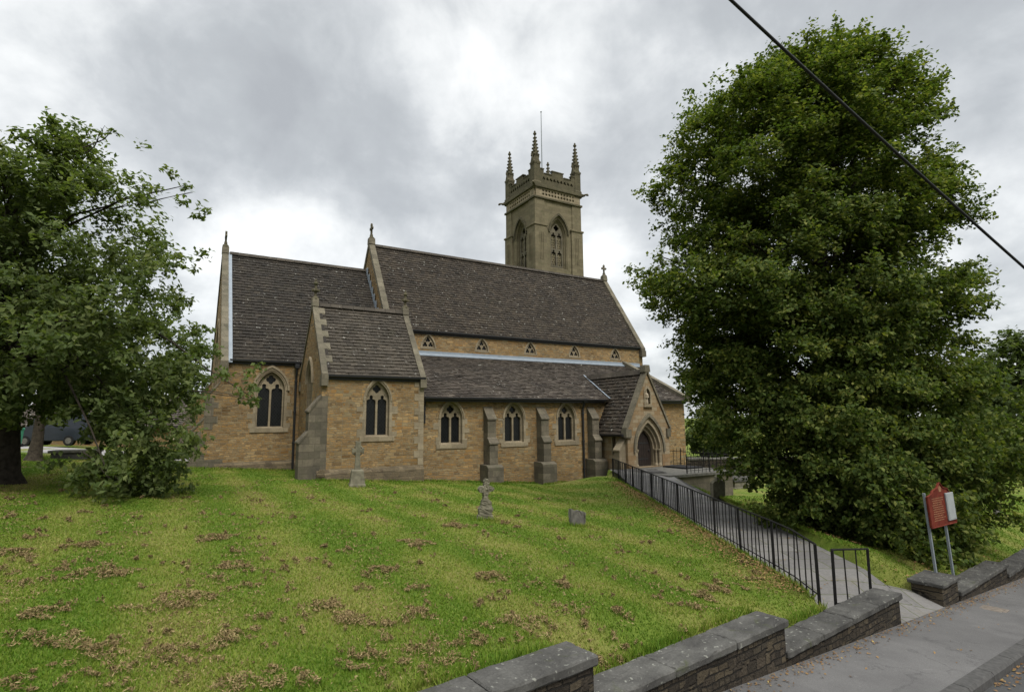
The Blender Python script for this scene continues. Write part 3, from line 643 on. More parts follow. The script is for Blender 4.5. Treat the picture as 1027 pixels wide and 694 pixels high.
quad(mb, (pe + pw, pn, ZB), (pe + pw, ka, ZB), (pe + pw, ka, pze), (pe + pw, pn, pze))
cb(mb, 'porch_wall', 'porch_stone')
# --- plinths and quoins of the vestry
mb = MB(); mb.prism([(-.10, ZB), (-.10, .50), (-.003, .66), (.2, .66), (.2, ZB)], lambda u, v, d: (d, kv + u, v), ev0 - .1, ev1 + .02)
mb.prism([(-.10, ZB), (-.10, .52), (-.003, .68), (.2, .68), (.2, ZB)], lambda u, v, d: (ev0 + u, d, v), kv - .1, kc)
cb(mb, 'vestry_plinth', 'rubble_grey')
mb = MB(); mb.prism([(-.08, ZB), (-.08, .66), (-.003, .8), (.2, .8), (.2, ZB)], lambda u, v, d: (d, kc + u, v), Ec - .08, ev0 - .1)
cb(mb, 'chancel_plinth', 'rubble_grey')
mb = MB(); z = .66; k = 0
while z < zve - .05:
    h = min(.3, zve - z); L = .42 if k % 2 else .24
    mb.box((ev1 - L, kv - .016, z + .004), (ev1 + .006, kv + .1, z + h - .004)); z += h; k += 1
cb(mb, 'quoin', 'dressed')
# --- windows
window(Smap(kc), *cwin, hood=True)
window(Smap(kv), *vwin)
for a_ in awins: window(Smap(ka), *a_)
window(Emap(Ec), -n0c, 2.6, 5.6, 2.4, 1., quoin=False)
window(Emap(ev0), -vm, 1.9, 4.15, .95, 1., quoin=False, hood=True)
for x in cler:
    mb = MB(); o_ = tri_arc(x, 6.47, .74); mb.plate(tri_arc(x, 6.40, .94), [o_], Smap(kn), .02, -.05); win = cb(mb, 'clerestory_window', 'dressed')
    mb = MB(); mb.plate(tri_arc(x, 6.475, .735), [trefoil(x - .165, 6.64, .145), trefoil(x + .165, 6.64, .145), trefoil(x, 6.90, .145)], Smap(kn), -.07, -.15, rim=False); cb(mb, 'tracery', 'dressed', win)
    mb = MB(); mb.add([(u, kn + .14, v) for u, v in o_], [tuple(range(len(o_)))]); cb(mb, 'glass', 'leaded_glass', win)
# --- roofs
ew_roof('chancel_roof', Ec + .24, En, kc, zce, n0c, zcr, 'chancel_tiles', th=.215, tw=.29)
ew_roof('vestry_roof', ev0 + .19, ev1 - .02, kv, zve, vm, zvr, 'vestry_tiles', tw=.28, th=.19)
ew_roof('nave_roof', En + .28, Enw - .28, kn, zne, n0n, znr, 'nave_tiles', tw=.26, th=.2)
ew_roof('aisle_roof', ev1 + .0, aW - .1, ka, zag, kn, zaf, 'aisle_tiles', both=False, tw=.3, th=.2, over=.28)
sl = (pz - pze) / pw; Lp = math.hypot(pw + .2, (pw + .2) * sl)
for sg in (-1, 1): tiled('porch_roof', (pe + sg * (pw + .2), pn + .26, pze - .2 * sl), (0, 1, 0), (-sg, 0, sl), 25.95 - pn - .26, Lp, 'nave_tiles', .28, .2)
ridge(Ec + .3, En, n0c, zcr + .07); ridge(ev0 + .24, ev1 - .05, vm, zvr + .07, 'vestry_tiles'); ridge(En + .3, Enw - .3, n0n, znr + .07)
mb = MB(); k = 10
for i in range(k): mb.prism([(-.17, -.2), (-.05, .07), (.05, .07), (.17, -.2), (0, 0)], lambda u, v, d: (pe + u, d, pz + .05 + v), pn + .3 + i * .45, pn + .742 + i * .45)
cb(mb, 'ridge_tiles', 'vestry_tiles')
gable_coping(Ec - .06, Ec + .24, kc, zce, n0c, zcr, rise=.12); gable_coping(En - .06, En + .28, kn, zne, n0n, znr, rise=.16); gable_coping(Enw - .3, Enw + .06, kn, zne, n0n, znr, rise=.14)
gable_coping(ev0 - .05, ev0 + .19, kv, zve, vm, zvr, rise=.09, foot=.12); gable_coping(ev1 - .2, ev1 + .06, kv, zve, vm, zvr, rise=.08, foot=.12)
gable_coping(pn - .08, pn + .27, pe - pw, pze, pe, pz, rise=.07, axis_n=False, foot=.1)
# toothed tile flashing beside the vestry's east coping: alternating pale and dark
sv_ = (zvr - zve) / (vm - kv); vt = None
for i in range(11):
    b_ = MB(); n_ = kv + .1 + i * .215; z_ = zve + (n_ - kv) * sv_
    b_.prism([(n_, z_ + .05), (n_ + .2, z_ + .05 + .2 * sv_), (n_ + .2, z_ + .10 + .2 * sv_), (n_, z_ + .10)], lambda u, v, d: (d, u, v), ev0 + .195, ev0 + (.45 if i % 2 else .32))
    cb(b_, 'verge_tile', 'coping_stone' if i % 2 else 'chancel_tiles')
# half gable over the aisle's west end
sa = (zaf - zag) / (kn - ka); mb = MB()
mb.prism([(ka - .35, zag - .35 * sa - .05), (kn, zaf - .05), (kn, zaf + .3), (ka - .35, zag - .35 * sa + .24)], lambda u, v, d: (d, u, v), aW - .1, aW + .25); cb(mb, 'gable_coping', 'coping_stone')
gable_cross(Ec + .08, n0c, zcr + .33, .95); gable_cross(En + .1, n0n, znr + .4, 1.05); gable_cross(Enw - .1, n0n, znr + .38, 1.0, 'n', 'coping_stone')
finial(ev0 + .08, vm, zvr + .27, .95); finial(ev1 - .05, vm, zvr + .26, .9)
# --- lead work
mb = MB(); mb.prism([(-.24, -.07), (-.24, -.03), (-.02, .10), (-.02, .22), (0, .22), (0, -.05)], lambda u, v, d: (d, kn + u, zaf + v), ev1 + .1, Enw - .3); cb(mb, 'lead_flashing', 'lead')
sc_ = (zcr - zce) / (n0c - kc)
mb = MB(); mb.prism([(kc - .2, zce - .2 * sc_ + .05), (n0c, zcr + .05), (n0c, zcr + .12), (kc - .2, zce - .2 * sc_ + .12)], lambda u, v, d: (d, u, v), Ec + .242, Ec + .40); cb(mb, 'lead_flashing', 'lead')
mb = MB()
for i in range(13):
    n_ = kc - .1 + i * .37; z_ = zce + (n_ - kc) * sc_; mb.box((En - .09, n_, z_ + .06), (En - .065, n_ + .33, z_ + .06 + .36 * sc_ + .18))
cb(mb, 'lead_flashing', 'lead')
# lead valley where the porch roof meets the aisle roof
mb = MB(); spv = (pz - pze) / pw
def on_aisle(n_): return zag + (n_ - ka) * sa
vp = []
for n_ in np.linspace(ka - .25, 25.9, 9):
    zz = on_aisle(n_); ee_ = pe - (pz - zz) / spv; vp.append((ee_, n_, zz))
for a_, b_ in zip(vp[:-1], vp[1:]):
    quad(mb, (a_[0] - .10, a_[1], a_[2] + .08), (b_[0] - .10, b_[1], b_[2] + .08), (b_[0] + .02, b_[1], b_[2] + .07), (a_[0] + .02, a_[1], a_[2] + .07))
cb(mb, 'lead_flashing', 'lead')
# --- gutters and pipes
gutter(Ec + .3, ev0, kc - .1, zce - .04); gutter(ev0 + .2, ev1 + .02, kv - .1, zve - .05); gutter(En + .3, Enw - .35, kn - .1, zne - .05); gutter(ev1 + .1, pe - pw + .3, ka - .3, zag - .1)
gutter(pe + pw + .25, aW - .1, ka - .3, zag - .1)
mb = MB(); mb.prism([(-.1, 0), (-.09, -.08), (-.04, -.12), (.03, -.12), (.05, 0)], lambda u, v, d: (pe - pw - .2 + u, d, pze - .36 + v), pn + .1, ka); cb(mb, 'gutter', 'black_iron')
downpipe([(4.5, kc - .22, zce - .3), (4.5, kc - .18, zce - .55), (4.5, kc - .1, zce - .8), (4.5, kc - .1, .35)])
downpipe([(17.9, ka - .25, zag - .2), (17.9, ka - .2, zag - .4), (17.9, ka - .09, zag - .6), (17.9, ka - .09, -1.2)])
downpipe([(ev1 + .2, ka - .2, zag - .2), (ev1 + .2, ka - .08, zag - .5), (ev1 + .2, ka - .08, 2.4)], .04)
# --- buttresses
for e_ in (12.34, 15.30, 18.46): buttress((e_, ka), (0, -1), .43, [(.60, 1.48), (.42, 2.58)], -1.6, 3.2, 0, plinth=(.19, .2, .50))
buttress((Ec, kc + .30), (-1, 0), .62, [(.98, 2.2), (.55, 3.6)], -1, 4.8, 0, plinth=(.02, .12, .95), m='rubble', quoins=True)
buttress((Ec, 36.5), (-1, 0), .7, [(1.55, 2.2), (1.2, 3.3)], -1, 4.8, 0, m='rubble', quoins=True)
buttress((ev0, kv + .28), (-1, 0), .60, [(.78, 1.75), (.46, 2.95)], -1, 4.0, 0, plinth=(.06, .14, .30))
buttress((pe - pw, pn + .36), (-1, 0), .4, [(.42, 1.0)], -1, 1.6, 0, m='dressed')
# --- porch: recessed orders, door, niche with a small figure, lancet
mb = MB(); mp = Smap(pn)
for i, (ww, d0, d1) in enumerate(((dw, -.0, -.16), (dw - .22, -.16, -.3), (dw - .42, -.3, -.5))):
    mb.plate(arch(pe, dz0, dzs, ww + (.0 if i else .0) + .001), [arch(pe, dz0 - .0005, dzs, ww - .22)], mp, d0 - .03, d1 - .03, rim=False)
for sg in (-1, 1):
    for i, (x, d) in enumerate(((dw / 2 - .12, -.08), (dw / 2 - .23, -.22))):
        mb.tube([mp(pe + sg * x, dz0, d), mp(pe + sg * x, dzs - .12, d)], .05, 10)
        c = mp(pe + sg * x, 0, d); mb.rings((c[0], c[1]), [(.055, dzs - .14), (.1, dzs - .02), (.1, dzs + .04)], 8); mb.rings((c[0], c[1]), [(.1, dz0), (.09, dz0 + .1), (.055, dz0 + .14)], 8)
cb(mb, 'door_arch', 'dressed')
mb = MB(); band(mb, pe, dzs, dw + .12, .11, mp, .09, 0., drop=.1); cb(mb, 'hood_mould', 'coping_stone')
mb = MB(); W_ = dw - .6
for i in range(7):
    a_ = pe - W_ / 2 + W_ * i / 7; mb.box((a_ + .004, pn + .5, dz0), (a_ + W_ / 7 - .004, pn + .55, dzs + W_ * .86))
door = cb(mb, 'door', 'dark_timber')
mb = MB()
for z_ in (.45, 1.25): mb.box((pe - W_ / 2, pn + .485, z_), (pe + W_ / 2 - .2, pn + .5, z_ + .06))
mb.rings((pe + .42, pn + .48), [(.03, .85), (.045, .9), (.03, .95)], 8); cb(mb, 'hinge', 'black_iron', door)
mb = MB(); mb.plate(arch(pe, 3.2, 3.75, .5), [arch(pe, 3.25, 3.75, .34)], mp, .05, -.25); mb.prism([(pe - .3, 3.1), (pe + .3, 3.1), (pe + .25, 3.2), (pe - .25, 3.2)], mp, .12, -.1)
mb.add([mp(u, v, -.24) for u, v in arch(pe, 3.22, 3.75, .38)], [tuple(range(len(arch(pe, 3.22, 3.75, .38))))]); niche = cb(mb, 'niche', 'dressed')
mb = MB(); mb.rings(mp(pe, 0, -.08)[:2], [(.10, 3.22), (.105, 3.35), (.085, 3.5), (.1, 3.66), (.12, 3.74), (.09, 3.8), (.045, 3.83), (.05, 3.86), (.065, 3.91), (.06, 3.96), (.02, 4.0)], 10)
for sg in (-1, 1): mb.tube([mp(pe + sg * .1, 3.75, -.07), mp(pe + sg * .12, 3.6, -.03), mp(pe + sg * .02, 3.57, .04)], [.035, .03, .02], 6)
cb(mb, 'statue', 'statue_stone', niche, smooth=True)
mpE = Emap(pe - pw); mb = MB(); mb.plate(arch(-(pn + 1.0), .72, 1.5, .42), [arch(-(pn + 1.0), .75, 1.5, .26)], mpE, .02, -.1); lw_ = cb(mb, 'window', 'dressed')
mb = MB(); a_ = arch(-(pn + 1.0), .75, 1.5, .26); mb.add([mpE(u, v, -.15) for u, v in a_], [tuple(range(len(a_)))]); cb(mb, 'glass', 'leaded_glass', lw_)

# --- tower
T0, T1, TN0, TN1 = 25.80, 30.76, 39.06, 44.0
TC = ((T0 + T1) / 2, (TN0 + TN1) / 2)
bz0, bzs, bw = 15.85, 19.08, 1.9
mb = MB()
mb.plate([(T0, ZB), (T1, ZB), (T1, 23.2), (T0, 23.2)], [arch(TC[0], bz0, bzs, bw)], Smap(TN0), 0, -.55, rim=False)
mb.plate([(-TN1, ZB), (-TN0, ZB), (-TN0, 23.2), (-TN1, 23.2)], [arch(-TC[1], bz0, bzs, bw)], Emap(T0), 0, -.55, rim=False)
quad(mb, (T1, TN0, ZB), (T1, TN1, ZB), (T1, TN1, 23.2), (T1, TN0, 23.2)); quad(mb, (T0, TN1, ZB), (T1, TN1, ZB), (T1, TN1, 23.2), (T0, TN1, 23.2)); quad(mb, (T0, TN0, 23.2), (T1, TN0, 23.2), (T1, TN1, 23.2), (T0, TN1, 23.2))
tower = cb(mb, 'tower', 'tower_stone')
def tb(mb, name, m, **k): return cb(mb, name, m, tower, **k)
for ce_, cn_, sx, sy in ((T0, TN0, 1, 1), (T1, TN0, -1, 1), (T0, TN1, 1, -1), (T1, TN1, -1, -1)):
    mb = MB()
    def bx(p, wd, z0, z1):
        xs_ = sorted((ce_ - sx * p, ce_ + sx * wd)); ys_ = sorted((cn_ - sy * p, cn_ + sy * wd)); mb.box((xs_[0], ys_[0], z0), (xs_[1], ys_[1], z1))
    bx(.16, 1.12, ZB, 19.5); bx(.24, 1.2, 19.5, 19.66); bx(.08, .95, 19.66, 22.0)
    # thin ribs of a blind panel on each outer face
    for off in (.34, .52, .70):
        bx2 = lambda lo, hi: mb.box(lo, hi)
        xs_ = sorted((ce_ + sx * off, ce_ + sx * (off + .05))); yb = cn_ - sy * .16
        bx2((xs_[0], min(yb, yb - sy * .05), 16.4), (xs_[1], max(yb, yb - sy * .05), 18.9))
        ys_ = sorted((cn_ + sy * off, cn_ + sy * (off + .05))); xb = ce_ - sx * .16
        bx2((min(xb, xb - sx * .05), ys_[0], 16.4), (max(xb, xb - sx * .05), ys_[1], 18.9))
    tb(mb, 'corner_buttress', 'tower_stone', bevel=.02)
    # pinnacle: square shaft, gablets, crocketed spirelet
    mb = MB(); c = (ce_ + sx * .22, cn_ + sy * .22)
    mb.rings(c, [(.54, 22.9), (.54, 23.5), (.46, 23.6), (.46, 25.25), (.53, 25.3), (.53, 25.4), (.36, 25.55), (.28, 26.0), (.05, 28.1)])
    for k in range(4):
        a = k * math.pi / 2; ca_, sa_ = math.cos(a), math.sin(a); mp_ = lambda u, v, d: (c[0] + d * ca_ - u * sa_, c[1] + d * sa_ + u * ca_, v)
        mb.prism([(-.33, 25.2), (.33, 25.2), (0, 26.05)], mp_, .1, .36)
        mb.prism([(-.05, 25.95), (.05, 25.95), (.06, 26.2), (-.06, 26.2)], mp_, .28, .42)
        b = a + math.pi / 4
        for j in range(6):
            z_ = 26.1 + j * .33; r_ = .28 - (z_ - 26.0) * .11; s_ = .115 - j * .009
            mb.rings((c[0] + (r_ + .04) * math.cos(b), c[1] + (r_ + .04) * math.sin(b)), [(s_ * .5, z_ - .07), (s_, z_), (s_ * .6, z_ + .09)], 5)
    mb.rings(c, [(.05, 28.0), (.16, 28.1), (.16, 28.2), (.07, 28.26), (.1, 28.34), (.02, 28.46)], 8)
    tb(mb, 'pinnacle', 'tower_trim')
    mb = MB(); dx, dy = -sx * .7071, -sy * .7071      # gargoyle thrown out from the corner
    c0 = Vector((ce_, cn_, 23.12)); mb.tube([c0, c0 + Vector((dx * .45, dy * .45, .02)), c0 + Vector((dx * .6, dy * .6, .08)), c0 + Vector((dx * .74, dy * .74, .05)), c0 + Vector((dx * .86, dy * .86, -.03))], [.14, .12, .08, .12, .05], 7)
    tb(mb, 'gargoyle', 'tower_trim', smooth=True)
def course(z0, z1, p):
    mb = MB(); o_, i_ = p, -.3
    for lo, hi in (((T0 - p, TN0 - p), (T1 + p, TN0 + .2)), ((T0 - p, TN1 - .2), (T1 + p, TN1 + p)), ((T0 - p, TN0 + .2), (T0 + .2, TN1 - .2)), ((T1 - .2, TN0 + .2), (T1 + p, TN1 - .2))):
        mb.box((*lo, z0), (*hi, z1))
    return tb(mb, 'string_course', 'tower_trim', bevel=.03)
course(22.0, 22.18, .2); course(23.0, 23.3, .26)
# frieze of small blind panels and the pierced battlements
def side(fn): 
    for nm, mp_, a, b in (('S', Smap(TN0), T0, T1), ('E', Emap(T0), -TN1, -TN0), ('W', Wmap(T1), TN0, TN1), ('N', Nmap(TN1), -T1, -T0)): fn(mp_, a, b)
def frieze(mp_, a, b):
    mb = MB(); holes = []; k = 11; L = (b - a - 1.3) / k
    for i in range(k): cx = a + .65 + L * (i + .5); holes.append(quatrefoil(cx, 22.46, L * .38)); holes.append(quatrefoil(cx, 22.79, L * .34))
    mb.plate([(a + .04, 22.18), (b - .04, 22.18), (b - .04, 23.0), (a + .04, 23.0)], holes, mp_, .10, .004, rim=True); tb(mb, 'frieze', 'dressed')
side(frieze)
def batt(mp_, a, b):
    mb = MB(); L = b - a; mid = (a + b) / 2; z0, z1, z2 = 23.3, 24.42, 24.80; h = .62
    prof = [(a, z0), (b, z0), (b, z2 + .05), (b - .95, z2), (b - .95, z1), (mid + h, z1), (mid + h, z2 - .1), (mid + h * .55, z2), (mid - h * .55, z2), (mid - h, z2 - .1), (mid - h, z1), (a + .95, z1), (a + .95, z2), (a, z2 + .05)]
    holes = []; k = 9
    for i in range(k): cx = a + .75 + (L - 1.5) * (i + .5) / k; holes.append(trefoil(cx, 23.95, .17))
    mb.plate(prof, holes, mp_, .06, -.06, rim=False); mb.prism(prof, mp_, -.06, -.2)
    for x0, x1, zt in ((a + .5, a + .98, z2), (mid - h - .05, mid + h + .05, z2), (b - .98, b - .5, z2), (a + 1.0, mid - h - .06, z1), (mid + h + .06, b - 1.0, z1)):
        mb.prism([(x0, zt + .004), (x1, zt + .004), (x1, zt + .09), (x0, zt + .09)], mp_, .11, -.25)
    tb(mb, 'battlement', 'tower_trim')
side(batt)
def belfry(mp_, cx):
    op = arch(cx, bz0, bzs, bw); ins = arch(cx, bz0 + .2, bzs - .1, 1.35); n = len(op)
    mb = MB(); mb.add([mp_(u, v, .0) for u, v in op] + [mp_(u, v, -.42) for u, v in ins], [(i, (i + 1) % n, n + (i + 1) % n, n + i) for i in range(n)])
    for k, dd in ((.16, -.1), (.32, -.26)):
        q = arch(cx, bz0 + .02, bzs - .04, bw - k); pts = [mp_(u, v, dd) for u, v in q[1:]] + [mp_(*q[0], dd)]; mb.tube(pts, .045, 6)
    win = tb(mb, 'belfry_window', 'tower_stone')
    hb = MB(); band(hb, cx, bzs, bw + .06, .13, mp_, .13, 0.); 
    for sg in (-1, 1): hb.prism([(cx + sg * (bw / 2 + .03), bzs - .1), (cx + sg * (bw / 2 + .03), bzs + .04), (cx + sg * 1.3, 19.62), (cx + sg * 1.3, 19.48)][::sg], mp_, .012, -.01)
    cb(hb, 'hood_mould', 'tower_trim', win)
    lw = .47; holes = []; zt = bzs - .15
    for sg in (-1, 1):
        x = cx + sg * .32; holes.append(light(x, 17.75, zt, lw)); holes.append(light(x, bz0 + .35, 17.3, lw))
    holes.append(quatrefoil(cx, bzs + .62, .3))
    mb = MB(); mb.plate(ins, holes, mp_, -.36, -.54, rim=False); cb(mb, 'tracery', 'coping_stone', win)
    # pierced stone panels fill the lights; small trefoil holes over darkness
    mb = MB()
    for sg in (-1, 1):
        x = cx + sg * .32
        for za, zb_ in ((bz0 + .35, 17.3), (17.75, zt)):
            hs = []; k = int((zb_ - za) / .21)
            for i in range(k):
                for q in (-1, 1): hs.append(lobes(x + q * .105 + (.03 if i % 2 else -.03), za + .12 + i * (zb_ - za) / k, [(0, 0, .062)], 8))
            mb.plate([(x - lw / 2, za), (x + lw / 2, za), (x + lw / 2, zb_), (x - lw / 2, zb_)], hs, mp_, -.50, -.56, rim=False)
    cb(mb, 'pierced_panel', 'tower_stone', win)
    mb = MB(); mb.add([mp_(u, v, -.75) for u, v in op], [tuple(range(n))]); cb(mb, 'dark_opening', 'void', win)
belfry(Smap(TN0), TC[0]); belfry(Emap(T0), -TC[1])
mb = MB(); mb.rings(TC, [(2.9, 23.25), (.1, 25.2)]); tb(mb, 'tower_roof', 'lead')
mb = MB(); mb.tube([(TC[0], TC[1], 24.), (TC[0], TC[1], 32.0)], [.06, .035], 8); mb.rings(TC, [(.03, 32.), (.09, 32.08), (.03, 32.16)], 8); tb(mb, 'flagpole', 'post_grey')
# ------------------------------------------------------------------ street walls
def sq(s_, q, z): return (.8 * s_ - .6 * q, .6 * s_ + .8 * q, z)
def worn(o, amp=.005, cuts=9):
    """chipped, slightly uneven arrises"""
    bm = bmesh.new(); bm.from_mesh(o.data); bmesh.ops.bevel(bm, geom=bm.edges[:], offset=.014, segments=1, affect='EDGES'); 
    L = [e for e in bm.edges if e.calc_length() > .12]; bmesh.ops.subdivide_edges(bm, edges=L, cuts=cuts, use_grid_fill=True)
    for v in bm.verts:
        k = math.sin(v.co.x * 9 + v.co.y * 5) * math.sin(v.co.y * 11 - v.co.x * 4); v.co += Vector((random.gauss(0, amp * .5), random.gauss(0, amp * .5), random.gauss(0, amp * .45) + k * amp * .6))
        if random.random() < .03: v.co.z -= random.uniform(.005, .016)
    bm.to_mesh(o.data); bm.free(); return o
def wall_run(root, secs, q0=3.73, th=.33, cap=.09, over=.045):
    for s0, s1, zt in secs:
        mb = MB(); zb = zpave(s1) - .5
        mb.box((s0, q0, zb), (s1, q0 + th, zt - cap), sq); o = mb.build('masonry', 'wall_stone', root, off=tuple(root.location))
        mb = MB(); k = max(1, round((s1 - s0) / .95)); L = (s1 - s0) / k
        for i in range(k):
            a, b = s0 + i * L + (.004 if i else -.03), s0 + (i + 1) * L - (.004 if i < k - 1 else -.03)
            j = random.uniform(-.006, .006)
            mb.box((a, q0 - over, zt - cap + .002), (b, q0 + th + over, zt + j), sq)
        worn(mb.build('coping', 'concrete_coping', root, off=tuple(root.location)))
wl = empty('low_wall', sq(6.9, 3.9, -.5)); tag(wl, 'long low stone wall stepping down towards the gateway, flat concrete coping', 'wall')
wall_run(wl, [(-6.2, -2.9, 1.2), (-2.89, .39, .85), (.4, 3.66, .49), (3.67, 6.92, .10), (6.93, 10.48, -.26)])
gp = empty('gate_pier', sq(12.8, 4.1, -.95)); tag(gp, 'short square stone gate pier with flat slab top at the path entrance', 'pier')
mb = MB(); mb.box((12.45, 3.73, -1.5), (13.3, 4.21, -.545), sq); mb.build('masonry', 'wall_stone', gp, off=tuple(gp.location))
mb = MB(); mb.box((12.40, 3.68, -.543), (13.35, 4.26, -.47), sq); worn(mb.build('coping', 'concrete_coping', gp, off=tuple(gp.location)))
wr = empty('low_wall', sq(15, 3.9, -1.1)); tag(wr, 'low stone wall running on beyond the gate pier under the big tree', 'wall')
wall_run(wr, [(13.37, 16.66, -.76), (16.67, 20.2, -.98), (20.21, 23.8, -1.25), (23.81, 27.4, -1.52), (27.41, 31, -1.8)])
c = sq(13.2, 3.25, 0); mc = MB(); z_ = zpave(13.2)
mc.box((13.0, 3.03, z_ - .05), (13.42, 3.4, z_ + .002), sq); mc.box((13.05, 3.08, z_ + .0), (13.37, 3.35, z_ + .008), sq)
mcv = mc.build('access_cover', 'cover_iron', off=sq(13.2, 3.2, z_)); mcv.location = sq(13.2, 3.2, z_); tag(mcv, 'small square access cover set in the pavement beside the right wall', 'cover')

# ------------------------------------------------------------------ railings: posts, bars and rail each a part
def railing(label, pts, post_every, bars, H, group=None, spikes=False, post_r=.02, bar_r=.0092, base=None, rail=True):
    """pts = ground line (x,y,z); posts at equal steps with bars between"""
    P = [Vector(p) for p in pts]; cum = [0.]
    for a, b in zip(P[:-1], P[1:]): cum.append(cum[-1] + (b - a).length)
    def at(d):
        for i in range(len(P) - 1):
            if d <= cum[i + 1] or i == len(P) - 2: return P[i].lerp(P[i + 1], (d - cum[i]) / (cum[i + 1] - cum[i]))
    n = max(1, round(cum[-1] / post_every)); st = cum[-1] / n
    root = empty('iron_railing', P[0]); tag(root, label, 'railing', group); off = tuple(P[0])
    U = Vector((0, 0, 1))
    if rail:
        mb = MB(); L = [at(cum[-1] * i / (n * 2)) + U * H for i in range(n * 2 + 1)]
        for a, b in zip(L[:-1], L[1:]): mb.tube([a, b], .016, 6)
        mb.build('top_rail', 'iron_rail', root, off=off)
    lo = MB(); L = [at(cum[-1] * i / (n * 2)) + U * .12 for i in range(n * 2 + 1)]
    for a, b in zip(L[:-1], L[1:]): lo.tube([a, b], .010, 6)
    lo.build('bottom_rail', 'iron_rail', root, off=off)
    pm = bm_ = None
    for i in range(n + 1):
        p = at(st * i) 
        if pm is None:
            mb = MB(); mb.rings((0, 0), [(post_r * 1.41, -.3), (post_r * 1.41, H + (.1 if spikes else .0)), (.004, H + (.2 if spikes else .02))]); pm = mb.build('post', 'iron_rail', root); o = pm
        else: o = pm.copy(); COL.objects.link(o)
        o.parent = root; o.location = p - P[0]; o.rotation_euler = (random.gauss(0, .012), random.gauss(0, .012), .9)
        if i < n:
            for j in range(1, bars + 1):
                p = at(st * (i + j / (bars + 1)))
                if bm_ is None:
                    mb = MB(); mb.rings((0, 0), [(bar_r * 1.2, -.05), (bar_r * 1.2, H + (.1 if spikes else 0)), (.003, H + (.18 if spikes else .002))], 6); bm_ = mb.build('bar', 'iron_rail', root); o = bm_
                else: o = bm_.copy(); COL.objects.link(o)
                o.parent = root; o.location = p - P[0]; o.rotation_euler = (random.gauss(0, .014), random.gauss(0, .014), 0)
    return root
rl = [(4.6, y, float(gz(4.55, y)) + (0 if y < 25 else 0)) for y in (8.75, 9.6, 11, 13, 15, 17, 19, 21, 23, 24.6, 26.0)]
railing('long black iron railing running beside the path up the grassy bank', rl, 1.46, 7, .86)
e0, e1 = Vector((4.95, 8.95, -.43)), Vector((5.98, 9.72, -.60))
railing('short end piece of black railing just behind the wall at the gateway', [e0, e1], 2.2, 2, .92)
# raised porch terrace with its own railing
te0, te1, tn0, tn1 = 18.2, 22.3, 17.4, pn
tr = empty('porch_terrace', wor(te0, tn0, -1.2), YAW); tag(tr, 'raised stone terrace before the porch door, weathered wall and slab edge', 'terrace')
BT = (te0, tn0, -1.2)
mb = MB(); mb.box((te0, tn0, -1.8), (te1, tn1 - .02, -.03)); mb.box((pe + pw + .02, tn1 - .015, -1.8), (te1, tn1 + 1.6, -.031)); mb.build('retaining_wall', 'buttress_stone', tr, off=BT)
mb = MB(); mb.box((te0 - .1, tn0 - .12, -.028), (te1 + .1, tn1 - .01, .10)); mb.box((pe + pw + .02, tn1 - .01, -.028), (te1 + .1, tn1 + 1.6, .098)); mb.build('slab', 'slab_stone', tr, off=BT, bevel=.015)
railing('black spiked railing round the raised porch terrace', [wor(te0 + 1.15, tn0 + .05, .1), wor(te1 - .03, tn0 + .05, .1), wor(te1 - .03, tn1 + 1.2, .1)], 1.4, 5, .72, spikes=True)
mb = MB(); mb.box((20.9, 18.9, .102), (22.1, 20.4, .17), lambda e, n, z: tuple(wor(e, n, z))); o = mb.build('door_mat', 'rubber'); tag(o, 'dark mat lying on the terrace to the right of the porch door', 'mat')

# ------------------------------------------------------------------ graves
def stone(name, label, poly, th, px, py, rz, tilt=(0, 0), m='grave_stone', group=None, rough=.02, w_=None):
    """upright slab: outline extruded, softened and roughened"""
    p = ground_at(px, py) if py else Vector(px)
    bm = bmesh.new(); vs = [bm.verts.new((u, -th / 2, v)) for u, v in poly]; f = bm.faces.new(vs)
    r = bmesh.ops.extrude_face_region(bm, geom=[f]); bmesh.ops.translate(bm, verts=[v for v in r['geom'] if isinstance(v, bmesh.types.BMVert)], vec=(0, th, 0))
    bmesh.ops.recalc_face_normals(bm, faces=bm.faces); bmesh.ops.triangulate(bm, faces=[f for f in bm.faces if len(f.verts) > 4])
    bmesh.ops.subdivide_edges(bm, edges=bm.edges, cuts=3, use_grid_fill=True)
    rr = random.Random(px if isinstance(px, (int, float)) else 3)
    for v in bm.verts: v.co += Vector((rr.gauss(0, rough * .4), rr.gauss(0, rough * .5), rr.gauss(0, rough * .3)))
    me = bpy.data.meshes.new(name); bm.to_mesh(me); bm.free(); me.materials.append(MAT[m])
    o = bpy.data.objects.new(name, me); COL.objects.link(o); o.location = p - Vector((0, 0, .06)); o.rotation_euler = (tilt[0], tilt[1], rz)
    if label: tag(o, label, 'gravestone', group)
    return o
# tall cross on a tapering block, before the vestry
p = ground_at(358, 488); ce = empty('cross_monument', p, .35); tag(ce, 'stone cross on a tapering block in front of the vestry wall', 'gravestone')
mb = MB(); mb.rings((0, 0), [(.42, -.2), (.40, .08), (.36, .12), (.29, .56), (.25, .60)]); mb.build('pedestal', 'grave_stone', ce, bevel=.02)
mb = MB(); cr = [(-.11, .58), (.11, .58), (.075, 1.12), (.085, 1.2), (.20, 1.14), (.22, 1.36), (.085, 1.32), (.10, 1.58), (-.09, 1.60), (-.085, 1.32), (-.21, 1.36), (-.20, 1.15), (-.08, 1.2), (-.075, 1.12)]
mb.prism(cr, lambda u, v, d: (u, d, v), -.07, .07)
mb.tube([(.17 * math.cos(a), .0, 1.26 + .17 * math.sin(a)) for a in np.linspace(0, 2 * math.pi, 17)], .035, 6, False); mb.build('cross', 'grave_stone', ce, bevel=.015)
